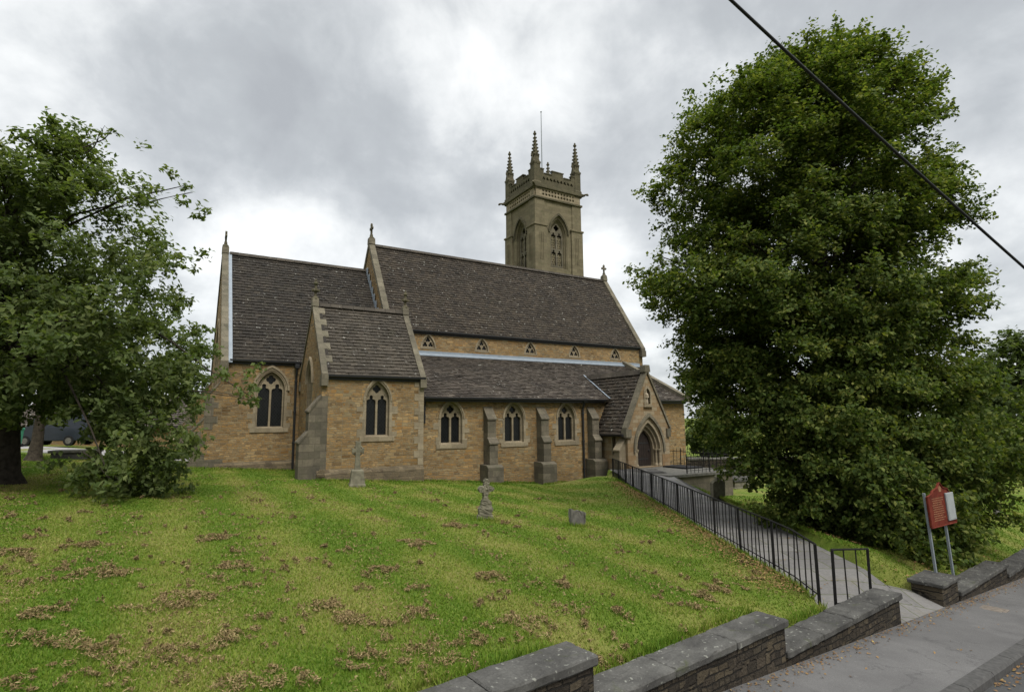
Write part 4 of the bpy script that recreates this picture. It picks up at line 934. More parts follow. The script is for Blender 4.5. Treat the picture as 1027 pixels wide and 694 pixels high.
# rugged broken cross standing in the lawn
cx = [(-.24, 0), (.17, 0), (.18, .12), (.15, .22), (.19, .30), (.14, .40), (.16, .46), (.10, .52), (.065, .56), (.075, .70), (.12, .715), (.20, .73), (.225, .80), (.17, .845), (.10, .86), (.11, .93), (.08, 1.02), (.02, 1.03), (-.015, .97), (-.02, .87), (-.12, .855), (-.165, .80), (-.14, .735), (-.04, .70), (-.045, .57), (-.085, .50), (-.11, .40), (-.16, .33), (-.17, .20), (-.22, .12)]
stone('rustic_cross', 'rugged rustic stone cross leaning slightly on the open lawn', cx, .16, 487, 521, .3, (0, -.03), rough=.014)
stone('headstone', 'small square leaning headstone alone on the lawn right of the rustic cross', [(-.22, 0), (.2, 0), (.2, .37), (.12, .39), (.0, .42), (-.1, .40), (-.22, .45)], .12, 579, 527, .5, (-.06, .09), 'slab_stone', rough=.02)
stone('headstone', 'upright round-shouldered headstone below the terrace wall beyond the railing', [(-.3, 0), (.3, 0), (.3, .72), (.2, .80), (.14, .78), (.10, .92), (0, .98), (-.10, .92), (-.14, .78), (-.2, .80), (-.3, .72)], .12, 720, 501, .55, (.02, .03), 'grave_stone', rough=.012)
stone('headstone', 'dark square headstone half hidden under the big tree leaves', [(-.33, 0), (.33, 0), (.33, .62), (.25, .68), (-.25, .68), (-.33, .62)], .16, 788, 522, .5, (0, .02), 'grave_dark', rough=.012)
stone('headstone', 'dark narrow headstone under the drooping cherry branches', [(-.13, 0), (.13, 0), (.13, .50), (.05, .56), (-.05, .56), (-.13, .50)], .1, 111, 483, .2, (0, .05), 'grave_dark', rough=.01)
p = ground_at(76, 460); sl_ = empty('ledger_tomb', p, .4); tag(sl_, 'low grey ledger tomb on the far left grass near the drive', 'tomb')
mb = MB(); mb.box((-.8, -.4, -.2), (.8, .4, .28)); mb.build('base', 'grave_dark', sl_, bevel=.02); mb = MB(); mb.box((-.9, -.48, .282), (.9, .48, .4)); mb.build('slab', 'slab_stone', sl_, bevel=.02)
p = Vector((11.7, 29.5, float(gz(11.7, 29.5)))); ct = empty('chest_tomb', p, .45); tag(ct, 'low stone chest tomb with pitched lid near the boundary wall', 'tomb')
mb = MB(); mb.box((-.55, -.35, -.2), (.55, .35, .34)); mb.build('chest', 'grave_stone', ct, bevel=.02)
mb = MB(); mb.prism([(-.42, .342), (.42, .342), (.4, .44), (.12, .62), (-.12, .62), (-.4, .44)], lambda u, v, d: (d, u, v), -.64, .64); mb.build('lid', 'grave_dark', ct, bevel=.015)
mb = MB(); mb.box((-.75, -.55, -.2), (.75, .55, .06)); mb.build('plinth', 'grave_stone', ct)
# white bags / small stone seen at the right under the tree
p = ground_at(999, 517); stone('headstone', 'small pale headstone on the grass right of the big tree', [(-.16, 0), (.16, 0), (.16, .3), (.08, .4), (-.08, .4), (-.16, .3)], .1, 1000, 520, .6, (0, .1), 'slab_stone', rough=.01)
# boundary wall at the back of the yard
mb = MB(); bw_ = empty('boundary_wall', (20, 36, -1.2)); tag(bw_, 'dark rubble boundary wall at the back of the graveyard', 'wall')
a_, b_ = Vector((9.5, 35.2)), Vector((62, 40)); d_ = (b_ - a_).normalized(); nd = Vector((-d_.y, d_.x))
mpw = lambda u, v, z: (a_.x + d_.x * u + nd.x * v, a_.y + d_.y * u + nd.y * v, z)
mb.box((0, 0, -2.2), (52, .4, -.12), mpw); mb.build('masonry', 'wall_stone', bw_, off=(20, 36, -1.2))
mb = MB()
for i in range(70): mb.box((i * .74, -.05, -.118), (i * .74 + .72, .45, .02 + random.uniform(-.03, .03)), mpw)
mb.build('coping', 'slab_stone', bw_, off=(20, 36, -1.2), bevel=.03)

# ------------------------------------------------------------------ notice board
s0 = Vector((8.20, 11.21)); s1 = Vector((9.05, 11.75)); zb_ = -.58
nb = empty('notice_board', (8.5, 11.45, zb_)); tag(nb, 'faded red church notice board on two grey posts at the foot of the big tree', 'notice board')
ux = (s1 - s0).normalized(); W_ = (s1 - s0).length; nx_ = Vector((ux.y, -ux.x)); lean = -.11
def nbm(u, v, d): return (s0.x + ux.x * (u + lean * v) + nx_.x * d, s0.y + ux.y * (u + lean * v) + nx_.y * d, zb_ + v)
off = (8.5, 11.45, zb_)
for u in (0., W_ * .74):
    mb = MB(); mb.rings((0, 0), [(.031, -.3), (.031, 1.62 if u == 0 else 1.5)], 4); mb.v = [nbm(u + x, v, y) for x, y, v in mb.v]; mb.build('post', 'post_grey', nb, off=off, bevel=.006)
bp = [(-.10, .97), (W_ + .03, .97), (W_ + .03, 1.56), (W_ - .10, 1.58), (W_ - .18, 1.66), (W_ * .62, 1.70), (W_ * .5, 1.80), (W_ * .38, 1.70), (.18, 1.66), (.10, 1.60), (-.10, 1.56)]
mb = MB(); mb.prism(bp, nbm, .055, .085); bd = mb.build('board', 'board_red', nb, off=off, bevel=.006)
mb = MB(); n_ = len(bp)
for i in range(n_): mb.tube([nbm(*bp[i], .09), nbm(*bp[(i + 1) % n_], .09)], .014, 5)
mb.build('board_frame', 'board_red', bd, off=off)
mb = MB(); rl_ = random.Random(4)
for r_ in range(11):
    v = 1.50 - r_ * .042; u = .07 + rl_.uniform(0, .05); ue = W_ * .60 - rl_.uniform(0, .10)
    while u < ue: l_ = rl_.uniform(.025, .07); mb.box((u, v, .0855), (min(u + l_, ue), v + .014, .0875), lambda a, b, c: nbm(a, b, c)); u += l_ + .014
mb.build('lettering', 'board_cream', bd, off=off)
mb = MB(); mb.prism([(W_ * .5 - .05, 1.62), (W_ * .5 + .05, 1.62), (W_ * .5 + .06, 1.70), (W_ * .5, 1.74), (W_ * .5 - .06, 1.70)], nbm, .0855, .0885); mb.build('emblem', 'board_cream', bd, off=off)
mb = MB(); mb.box((W_ * .66, 1.04, .086), (W_ + .01, 1.58, .115), nbm); pc = mb.build('poster_case', 'notice_white', nb, off=off, bevel=.006)
mb = MB(); mb.box((W_ * .69, 1.07, .117), (W_ - .02, 1.55, .119), nbm); mb.build('poster', 'notice_white', pc, off=off)

# ------------------------------------------------------------------ overhead cable
pa, pb = Vector((2.21, 5., 6.67)), Vector((6.68, 7., 4.45)); dd = pb - pa
o = bpy.data.curves.new('c', 'CURVE'); bpy.data.curves.remove(o)
mb = MB(); L = []
for i in range(-14, 49):
    t_ = i / 12; p = pa + dd * t_; L.append(p + Vector((0, 0, -.10 * t_ * (1 - t_))))
mb.tube(L, .0165, 8); o = mb.build('overhead_cable', 'cable_black', smooth=True); tag(o, 'black overhead cable slanting across the sky past the big tree', 'cable')

# ------------------------------------------------------------------ far left: hall, vehicles, bin
hz = float(gz(-24, 40)); hl = empty('church_hall', (-28, 41, hz), .06); tag(hl, 'low stone hall with brown tiled roof behind the cherry tree', 'hall')
mb = MB(); mb.plate([(-6.5, -1), (6.6, -1), (6.6, 1.72), (-6.5, 1.72)], [[(4.4, .75), (5.4, .75), (5.4, 1.5), (4.4, 1.5)], [(1.4, .75), (2.8, .75), (2.8, 1.5), (1.4, 1.5)]], lambda u, v, d: (u, -3 - d, v), 0, -.2, rim=False)
mb.add([(6.6, -3, -1), (6.6, 3, -1), (6.6, 3, 1.72), (6.6, 0, 3.7), (6.6, -3, 1.72)], [(0, 1, 2, 3, 4)]); mb.add([(-6.5, -3, -1), (-6.5, 3, -1), (-6.5, 3, 1.72), (-6.5, 0, 3.7), (-6.5, -3, 1.72)], [(0, 1, 2, 3, 4)]); mb.add([(-6.5, 3, -1), (6.6, 3, -1), (6.6, 3, 1.72), (-6.5, 3, 1.72)], [(0, 1, 2, 3)])
mb.build('wall', 'rubble', hl)
for u0, u1 in ((4.4, 5.4), (1.4, 2.8)):
    mb = MB(); mb.plate([(u0 - .08, .67), (u1 + .08, .67), (u1 + .08, 1.58), (u0 - .08, 1.58)], [[(u0 + .07, .8), ((u0 + u1) / 2 - .03, .8), ((u0 + u1) / 2 - .03, 1.45), (u0 + .07, 1.45)], [((u0 + u1) / 2 + .03, .8), (u1 - .07, .8), (u1 - .07, 1.45), ((u0 + u1) / 2 + .03, 1.45)]], lambda u, v, d: (u, -3 - d, v), .03, -.1); wn = mb.build('window', 'plaster', hl)
    mb = MB(); mb.add([(u0, -2.93, .75), (u1, -2.93, .75), (u1, -2.93, 1.5), (u0, -2.93, 1.5)], [(0, 1, 2, 3)]); mb.build('pane', 'window_glass', wn)
sv_p = church
mbx = MB(); ro = tiled('roof', (0, 0, 0), (1, 0, 0), (0, .835, .55), 13.3, 3.95, 'aisle_tiles', .35, .25); ro.parent = hl; ro.location = (-6.6, -3.3, 1.60)
ro.data.transform(Matrix.Translation(Vector(BASE)))
r2 = tiled('roof', (0, 0, 0), (1, 0, 0), (0, -.835, .55), 13.3, 3.95, 'aisle_tiles', .45, .4); r2.parent = hl; r2.location = (-6.6, 3.3, 1.60); r2.data.transform(Matrix.Translation(Vector(BASE)))
mb = MB(); mb.box((-6.6, -3.42, 1.5), (6.7, -3.3, 1.6)); mb.tube([(6.4, -3.36, 1.5), (6.4, -3.1, 1.3), (6.4, -3.1, -.5)], .05, 6); mb.build('gutter', 'black_iron', hl)
def vehicle(label, cat, name, p, rz, L, prof, win, paint, wid=1.75, wr_=.31, axles=(.85, 3.4)):
    v = empty(name, p, rz); tag(v, label, cat)
    mb = MB(); n = len(prof); vs = []
    for y, ins in ((-wid / 2, .10), (-wid / 2 + .0, 0), (wid / 2, 0), (wid / 2, .10)): vs.append([(x, y if ins == 0 else y * .93, z) for x, z in prof])
    mb.prism(prof, lambda a, b, d: (a, d * (1 - .12 * max(0, b - .9)), b), -wid / 2, wid / 2); mb.build('body', paint, v, bevel=.05)
    for sg in (-1, 1):
        for w_ in win:
            mb = MB(); mb.add([(x, sg * (wid / 2 * (1 - .12 * max(0, z - .9)) + .012), z) for x, z in w_], [tuple(range(len(w_)))]); mb.build('window', 'window_glass', v)
        for ax in axles:
            mb = MB(); mb.tube([(ax, sg * (wid / 2 - .2), wr_), (ax, sg * (wid / 2 + .02), wr_)], wr_, 18); wh = mb.build('wheel', 'rubber', v)
            mb = MB(); mb.tube([(ax, sg * (wid / 2 + .0), wr_), (ax, sg * (wid / 2 + .035), wr_)], wr_ * .6, 14); mb.build('rim', 'slab_stone', wh)
    for y in (-.6, .6):
        mb = MB(); mb.box((-.03, y - .14, .68), (.05, y + .14, .82)); mb.build('headlight', 'notice_white', v)
    return v
p = Vector((-28.2, 34.6, float(gz(-28.2, 34.6)))); vprof = [(0, .3), (4.6, .3), (4.65, 1.0), (4.6, 1.95), (1.4, 1.98), (.85, 1.2), (.05, .95)]
vehicle('dark parked van half hidden behind the cherry trunk', 'van', 'parked_van', p - Vector((2.2, 0, 0)), .05, 4.6, vprof, [[(1.05, 1.2), (2.0, 1.2), (2.0, 1.8), (1.5, 1.8)], [(2.15, 1.2), (3.2, 1.2), (3.2, 1.8), (2.15, 1.8)]], 'van_paint')
p = Vector((-34.5, 33.8, float(gz(-34.5, 33.8)))); cprof = [(0, .28), (4.1, .28), (4.15, .8), (3.9, .95), (3.2, 1.42), (1.7, 1.45), (1.0, .95), (.1, .82)]
vehicle('silver parked car at the far left edge of the drive', 'car', 'parked_car', p - Vector((2.2, 0, 0)), .03, 4.1, cprof, [[(1.2, .96), (2.2, .96), (2.2, 1.36), (1.75, 1.36)], [(2.28, .96), (3.5, .96), (3.1, 1.36), (2.28, 1.36)]], 'car_silver')
p = Vector((-28.3, 31.7, float(gz(-28.3, 31.7)))); bn = empty('wheelie_bin', p, .2); tag(bn, 'pale green wheeled bin beside the drive', 'bin')
mb = MB(); mb.rings((0, 0), [(.33, .08), (.40, .95), (.42, .95), (.42, 1.0)]); mb.build('bin_body', 'bin_green', bn); mb = MB(); mb.rings((0, 0), [(.44, 1.002), (.44, 1.05), (.3, 1.12)]); mb.build('lid', 'bin_green', bn)
for sg in (-1, 1): mb = MB(); mb.tube([(sg * .22, .26, .1), (sg * .28, .26, .1)], .1, 10); mb.build('wheel', 'rubber', bn)
# ------------------------------------------------------------------ trees
def leaves(P, size, up=.6, elong=1.35, droop=0., rg=rng, outn=None):
    """one folded-flat rhombus per point, P (N,3)"""
    n = len(P); nr = rg.normal(size=(n, 3)); nr[:, 2] = np.abs(nr[:, 2]) + up
    if outn is not None: nr += outn
    nr /= np.linalg.norm(nr, axis=1, keepdims=True)
    t = rg.normal(size=(n, 3)); t[:, 2] -= droop; t -= (t * nr).sum(1, keepdims=True) * nr; t /= np.linalg.norm(t, axis=1, keepdims=True)
    b = np.cross(nr, t); s = (size * rg.uniform(.65, 1.25, n))[:, None]
    fold = nr * s * .12
    co = np.stack([P - t * s * elong * .5, P + b * s * .42 + fold - t * s * .08, P + t * s * elong * .5, P - b * s * .42 + fold - t * s * .08], 1)
    return co.reshape(-1, 3)
def limb(mb, a, b, r0, r1, sag=0., k=5, wig=.06, rr=random):
    a, b = Vector(a), Vector(b); L = (b - a).length; pts = []
    for i in range(k + 1):
        t_ = i / k; p = a.lerp(b, t_); p.z += sag * L * math.sin(math.pi * t_)
        if 0 < i < k: p += Vector((rr.gauss(0, wig * L * .5), rr.gauss(0, wig * L * .5), rr.gauss(0, wig * L * .3)))
        pts.append(p)
    mb.tube(pts, [r0 + (r1 - r0) * i / k for i in range(k + 1)], 6)
def clump_leaves(C, rad, per, size, rg, flat0=.6, up=.6, droop=0., elong=1.35, axis_c=None):
    out = []
    for c, r in zip(C, rad):
        flat = flat0 * rg.uniform(.75, 1.7)
        n = int(per * (r / .6) ** 2 * rg.uniform(.75, 1.25)); d = rg.normal(size=(n, 3)); d /= np.linalg.norm(d, axis=1, keepdims=True)
        q = d * (rg.uniform(.25, 1., n) ** .5)[:, None] * r * np.array([1, 1, flat])
        # short sprays: leaves gather along a few twigs in the clump
        k = rg.normal(size=(8, 3)); k[:, 2] -= .55; k /= np.linalg.norm(k, axis=1, keepdims=True); tw_ = k[rg.integers(0, 8, n)] * (rg.uniform(.2, 1.25, n) * r)[:, None] * np.array([1, 1, flat])
        m_ = rg.random(n) < .78; q[m_] = (tw_ + rg.normal(size=(n, 3)) * r * .10)[m_]
        out.append(c + q)
    return np.concatenate(out)
def tree(name, label, base, tab, depth_c, K, per, size, leaf, bark, trunk_r, rg, shell=(.55, 1.), flat=.55, crad=(.4, .8), up=.6, droop=0., elong=1.35, lean=(0, 0), keep=None, limbs=60, group=None, yscale=1., trunk_top=.72, extra=None, tmin=.12, lrad=1.):
    """tab: rows (z, xleft, xright) of the crown's width by height, in world units; the crown is as deep as it is wide"""
    root = empty(name, base); tag(root, label, 'tree', group); B = np.array(base)
    tab = sorted(tab); Z = np.array([t[0] for t in tab]); XL = np.array([t[1] for t in tab]); XR = np.array([t[2] for t in tab])
    C = []; 
    while len(C) < K:
        z = rg.uniform(Z[0], Z[-1]); xl, xr = np.interp(z, Z, XL), np.interp(z, Z, XR); cx_, r = (xl + xr) / 2, (xr - xl) / 2
        if rg.random() > (r / (XR - XL).max() * 2) ** 1.0 * .9 + .1: continue
        a = rg.uniform(0, 2 * math.pi); f = rg.uniform(shell[0] ** 2, shell[1] ** 2) ** .5
        x, y = cx_ + r * f * math.cos(a), depth_c + r * f * math.sin(a) * yscale
        if keep and not keep(x, y, z): continue
        C.append((x, y, z))
    C = np.array(C); rad = rg.uniform(*crad, K); C2 = C.copy()
    # pull clumps in so that their leaves, not their middles, reach the outline
    mid = np.array([np.interp(C[:, 2], Z, (XL + XR) / 2), np.full(K, depth_c), C[:, 2]]).T
    dv = C - mid; L = np.linalg.norm(dv, axis=1, keepdims=True) + 1e-6; C2 = mid + dv * np.maximum(0.1, 1 - rad[:, None] * .6 / L)
    if extra is not None: C2 = np.concatenate([C2, extra[0]]); rad = np.concatenate([rad, extra[1]])
    P = clump_leaves(C2, rad, per, size, rg, flat)
    gzp_ = gz(P[:, 0], P[:, 1]); P = P[P[:, 2] > gzp_ + .05]
    dist = P - np.array([np.mean((XL + XR) / 2), depth_c, Z.mean()]); dist /= np.linalg.norm(dist, axis=1, keepdims=True)
    co = leaves(P, size, up, elong, droop, rg, dist * .55) - B
    fast_mesh('crown', co, 4, leaf, root)
    rr = random.Random(K); mb = MB(); ztop = Z[0] + (Z[-1] - Z[0]) * trunk_top
    xt = float(np.interp(ztop, Z, (XL + XR) / 2)); b0 = Vector(base); tp = Vector((xt, depth_c, ztop)); axis_pts = []
    for i in range(9):
        t_ = i / 8; q = b0.lerp(tp, t_) + Vector((math.sin(t_ * 5) * .12, math.cos(t_ * 4) * .12 - .12, 0)); axis_pts.append(q)
    radii = [trunk_r * (1 - .85 * (i / 8) ** .8) for i in range(9)]
    mb.tube([b0 + Vector((0, 0, -.3)), b0 + Vector((0, 0, .02))] + [b0.lerp(axis_pts[1], .3)] + axis_pts[1:], [trunk_r * 1.7, trunk_r * 1.45, trunk_r * 1.05] + radii[1:], 12)
    mb.v = [tuple(Vector(v) - b0) for v in mb.v]; mb.build('trunk', bark, root, smooth=True)
    idx = rg.permutation(len(C2))[:limbs]; mb = MB()
    for i in idx:
        c = Vector(C2[i]); t_ = min(.95, max(tmin, (c.z - b0.z) / (tp.z - b0.z) * .85 - .12)); a = axis_pts[0].lerp(axis_pts[-1], t_); j = t_ * 8; a = axis_pts[int(j)].lerp(axis_pts[min(8, int(j) + 1)], j - int(j))
        limb(mb, a, c, lrad * (trunk_r * .28 * (1 - t_ * .6) + .02), .010, .08 if c.z > a.z - .5 else .22, 6, .05, rr)
        for _ in range(2):
            e_ = c + Vector((rr.uniform(-.25, .25), rr.uniform(-.25, .25), rr.uniform(-.2, .1))); e_.z = min(e_.z, c.z + .15); limb(mb, c.lerp(a, .25), e_, .015, .005, .02, 3, .05, rr)
    mb.v = [tuple(Vector(v) - b0) for v in mb.v]; mb.build('limbs', bark, root)
    return root
RT = [(14.75, 8.35, 11.03), (14.18, 6.89, 11.6), (13.51, 6.38, 13.25), (12.44, 5.54, 13.69), (11.52, 5.19, 14.11), (10.71, 5.0, 14.48), (10.03, 4.75, 14.61), (8.95, 4.7, 14.26), (7.71, 4.41, 14.26), (7.1, 3.55, 14.25), (6.34, 3.61, 14.27), (5.43, 4.01, 14.07), (4.54, 4.71, 14.02), (3.66, 4.95, 14.2), (2.8, 5.05, 14.67), (1.94, 5.44, 14.84), (1.09, 6.81, 14.59), (0.26, 7.23, 13.98), (-.2, 7.4, 13.7)]
RT = [(2.4 + (z - 2.4) * .915 if z > 2.4 else z, 9.2 + (a - 9.2) * (1.2 if z > 9.5 else .99), 9.2 + (b - 9.2) * (.88 if z > 9 else .83 if z > 4 else .90)) for z, a, b in RT]
rr_ = np.random.default_rng(3); rex = []; rer = []
for px_, py_ in ((640, 262), (650, 272), (662, 280), (645, 290), (655, 305), (668, 318), (660, 258), (676, 300), (690, 330), (676, 340), (690, 350), (700, 372), (692, 385), (705, 398), (700, 412), (716, 425), (712, 440), (728, 450), (735, 436), (745, 455), (756, 462), (725, 408), (735, 470), (765, 485), (775, 505), (770, 520), (790, 500),
                 (676, 168), (686, 176), (676, 200), (1005, 400), (1015, 430), (1018, 460), (1000, 490), (998, 515)):
    d = pixray(px_, py_); k = 15.2 / d.y; rex.append((d.x * k, 15.2 + rr_.normal() * .4, CZ + d.z * k)); rer.append(rr_.uniform(.26, .42))
for i in range(330):
    a_ = rr_.uniform(-2.9, -.2); r_ = rr_.uniform(2.2, 4.3); x_, y_ = 10.2 + r_ * math.cos(a_), 16.2 + r_ * math.sin(a_)
    if i >= 170: x_, y_ = rr_.uniform(8.0, 12.4), rr_.uniform(11.9, 14.)
    if -.6 * x_ + .8 * y_ < (5.0 if i < 170 else 4.35) or (y_ < 12.4 and x_ < 9.3): continue
    rex.append((x_, y_, float(gz(x_, y_)) + rr_.uniform(.15, 3.4 if i < 170 else 2.6))); rer.append(rr_.uniform(.35, .6))
tree('lime_tree', 'huge dense broad-leaved tree with leaves down to the grass behind the notice board', (9.6, 16.2, float(gz(9.6, 16.2))), RT, 16., 900, 400, .088, 'lime_leaves', 'bark_dark', .42, np.random.default_rng(11),
     shell=(.42, 1.), flat=.52, crad=(.38, .85), up=.55, droop=.35, limbs=110, yscale=.78, extra=(np.array(rex), np.array(rer)))
LT = [(10.91, -13.0, -11.3), (10.48, -14.8, -10.7), (9.62, -17.0, -9.95), (8.62, -18.5, -8.7), (7.23, -18.8, -8.5), (5.87, -18.8, -8.2), (4.8, -18.7, -7.95), (3.75, -18.2, -7.9), (3.0, -17.04, -8.5)]
LT = [(2.4 + (z - 2.4) * .94 if z > 2.4 else z, a, b) for z, a, b in LT]
lrg = np.random.default_rng(5); ex = []; er = []
for i in range(70):       # hanging branches on the churchyard side, down to the turf
    z = lrg.uniform(.75, 2.9); x = -9.45 + lrg.normal() * (.22 + .20 * z); y = 13.9 + lrg.normal() * .6; ex.append((x, y, z)); er.append(lrg.uniform(.28, .45))
for i in range(26): ex.append((lrg.uniform(-15.5, -10.5), lrg.uniform(12.5, 15.5), lrg.uniform(2.9, 3.4))); er.append(lrg.uniform(.3, .5))
for px_, py_ in ((196, 215), (206, 208), (188, 205), (175, 180), (200, 250), (190, 268), (150, 150), (120, 135), (160, 165), (98, 132), (205, 330), (215, 372), (232, 378), (246, 372), (255, 366), (243, 392), (252, 400), (250, 384), (202, 398), (208, 350), (196, 410), (170, 440), (190, 455), (186, 470), (64, 128), (75, 122)):
    d = pixray(px_, py_); k = 14. / d.y; ex.append((d.x * k, 14. + lrg.normal() * .25, CZ + d.z * k)); er.append(lrg.uniform(.16, .26))
def lkeep(x, y, z): return not (x > -10.3 and z > 4.6 and lrg.random() < .45)
tree('cherry_tree', 'spreading drooping tree at the left with a dark leaning trunk', (-13.6, 15.0, float(gz(-13.6, 15.0))), LT, 14.6, 400, 270, .095, 'cherry_leaves', 'bark_dark', .36, np.random.default_rng(21),
     shell=(.2, 1.), flat=.7, crad=(.35, .75), up=.5, droop=.7, elong=1.7, limbs=55, lrad=.6, keep=lkeep, yscale=.8, extra=(np.array(ex), np.array(er)), tmin=.42)
def plain_tree(name, label, x, y, h, r, K, leaf='far_leaves', zb=.25, size=.22, per=60, seed=1, group=None, tr_=.2, crad=(.6, 1.1)):
    z0 = float(gz(x, y)); tb_ = [(z0 + h * zb, x - r * .55, x + r * .6), (z0 + h * .42, x - r, x + r), (z0 + h * .65, x - r * .92, x + r * .95), (z0 + h * .85, x - r * .55, x + r * .6), (z0 + h, x - r * .2, x + r * .2)]
    return tree(name, label, (x, y, z0), tb_, y, K, per, size, leaf, 'bark', tr_, np.random.default_rng(seed), shell=(.3, 1.), crad=crad, limbs=25, group=group)
plain_tree('broadleaf_tree', 'smaller tree behind the cherry tree with its bare trunk by the drive', -19.3, 22.6, 7.5, 3.0, 90, 'cherry_leaves', .42, .14, 120, 31, tr_=.24, crad=(.5, .9))
mbs = (('low bushy tree seen between the church corner and the big tree', 19., 52., 5.0, 4.2, 48), ('pale green tree showing past the right side of the big tree', 33., 36., 9.2, 4.5, 41), ('rounded tree behind the yard wall hidden by the big tree', 24., 44., 8.0, 4.2, 42), 
       ('tree standing behind the hall roof at the far left', -31., 52., 9.5, 5., 44), ('tall tree at the left end of the drive', -44., 44., 11., 5.5, 45), ('bushy tree between the hall and the chancel', -21.5, 50., 6.2, 3., 46), ('far tree at the right beyond the graves', 44., 50., 10., 5.5, 47))
for lb, x, y, h, r, sd in mbs: plain_tree('background_tree', lb, x, y, h, r, 110, 'far_leaves', .12, .24, 60, sd)

# ------------------------------------------------------------------ turf, mower thatch, fallen leaves
N_ = 600000; Yg = 3.2 * (26 / 3.2) ** rng.random(N_); Xg = (rng.random(N_) * 2 - 1) * (Yg * 1.25 + .5)
def on_lawn(X, Y):
    nw = -.6 * X + .8 * Y; s_ = .8 * X + .6 * Y; e = X * CA + Y * SA; n = -X * SA + Y * CA
    path = (X > 4.55) & (X < 6.93) & (Y < 28); gate = (nw < 4.15) & (s_ > 10.2) & (s_ < 12.5)
    return (nw > 4.13) & ~path & ~gate & ~((e > 1.3) & (n > 27.2)) & ~((e > 4.7) & (n > 22.4)) & ~((e > 17.4) & (n > 17.3)) & ~((s_ > 12.35) & (s_ < 13.4) & (nw < 4.27)) & (X > -30)
k = on_lawn(Xg, Yg); Xg, Yg = Xg[k], Yg[k]; Zg = gz(Xg, Yg); n = len(Xg)
hgt = .010 + .017 * rng.random(n) + .0007 * Yg; wd = (.003 + .0009 * Yg) * rng.uniform(.7, 1.4, n); a = rng.uniform(0, 2 * math.pi, n); ln = rng.normal(size=(n, 2)) * .5
b0 = np.stack([Xg - np.cos(a) * wd, Yg - np.sin(a) * wd, Zg - .005], 1); b1 = np.stack([Xg + np.cos(a) * wd, Yg + np.sin(a) * wd, Zg - .005], 1)
edge = []
def tuft_line(a, b, m, spread=.10):
    t_ = rng.random(m)[:, None]; edge.append(np.array(a) * (1 - t_) + np.array(b) * t_ + rng.normal(size=(m, 2)) * spread)
for a_, b_ in (((Ec, kc - .15), (ev0 - .1, kc - .15)), ((ev0 - .15, kv - .25), (ev1, kv - .2)), ((ev1, ka - .1), (18.6, ka - .1)), ((Ec - 1.1, kc - .1), (Ec, kc - .1))):
    A, B = wor(*a_), wor(*b_); tuft_line((A.x, A.y), (B.x, B.y), int((B - A).length * 260))
for e_ in (12.34, 15.30, 18.46): A, B = wor(e_ - .45, ka - .95), wor(e_ + .45, ka - .95); tuft_line((A.x, A.y), (B.x, B.y), 260, .07)
for nm_ in ('headstone', 'rustic_cross', 'cross_monument', 'ledger_tomb', 'chest_tomb'):
    for o_ in [o for o in bpy.data.objects if o.name.split('.')[0] == nm_]: c_ = o_.location; tuft_line((c_.x - .3, c_.y - .12), (c_.x + .3, c_.y - .12), 240, .09)
for s0_, s1_ in ((.2, 10.3), (13.5, 24)): tuft_line((.8 * s0_ - .6 * 4.16, .6 * s0_ + .8 * 4.16), (.8 * s1_ - .6 * 4.16, .6 * s1_ + .8 * 4.16), 3200, .03)
tuft_line((4.56, 8.8), (4.56, 25.), 3000, .03); tuft_line((7.0, 10.8), (7.0, 24.), 1800, .04)
E_ = np.concatenate(edge); m_ = len(E_); Xg = np.concatenate([Xg, E_[:, 0]]); Yg = np.concatenate([Yg, E_[:, 1]]); Zg = gz(Xg, Yg)
h2 = rng.uniform(.04, .13, m_) ; hgt = np.concatenate([hgt, h2]); w2 = .004 + .0007 * E_[:, 1]; wd = np.concatenate([wd, w2]); a = np.concatenate([a, rng.uniform(0, 6.28, m_)]); ln = np.concatenate([ln, rng.normal(size=(m_, 2)) * .4])
b0 = np.stack([Xg - np.cos(a) * wd, Yg - np.sin(a) * wd, Zg - .005], 1); b1 = np.stack([Xg + np.cos(a) * wd, Yg + np.sin(a) * wd, Zg - .005], 1)
tp = np.stack([Xg + ln[:, 0] * hgt, Yg + ln[:, 1] * hgt, Zg + hgt], 1)
struct(fast_mesh('grass', np.stack([b0, b1, tp], 1).reshape(-1, 3), 3, 'grass_blades'), 'stuff')
clods = [(62, 645, 20, 9), (91, 659, 22, 8), (39, 618, 16, 6), (167, 657, 14, 7), (199, 647, 18, 7), (230, 643, 20, 6), (148, 651, 10, 5), (171, 607, 22, 8), (195, 601, 16, 5), (253, 682, 26, 7), (300, 684, 22, 7), (319, 610, 20, 7), (354, 624, 22, 7), (339, 671, 12, 6), (378, 665, 22, 6),
         (16, 556, 14, 3), (8, 573, 10, 3), (90, 548, 12, 4), (74, 686, 16, 5), (385, 573, 12, 5), (366, 591, 10, 4), (214, 540, 14, 4), (433, 656, 24, 6), (471, 641, 18, 6), (521, 633, 28, 7), (483, 608, 10, 5), (491, 580, 16, 5), (562, 588, 12, 5), (420, 593, 12, 5), (623, 618, 12, 4), (602, 669, 16, 5), (704, 598, 12, 5), (719, 593, 14, 6), (694, 610, 12, 4), (420, 618, 18, 5), (618, 666, 12, 4), (15, 690, 14, 5), (110, 575, 20, 4), (68, 570, 8, 3), (236, 568, 14, 4), (245, 590, 10, 4), (455, 528, 12, 3), (415, 545, 14, 3)]
cr_ = np.random.default_rng(8)
for i in range(260):
    y = 492 + 200 * cr_.random() ** 1.15; x = cr_.uniform(-10, 760)
    # most lie in the swaths the mower left, lines running away to the church
    if cr_.random() < .7: d = pixray(x, y)
    sc = (y - 430) / 200; clods.append((x, y, cr_.uniform(2, 9) * sc + 1.5, cr_.uniform(.8, 2.6) * sc + .5))
Q = []
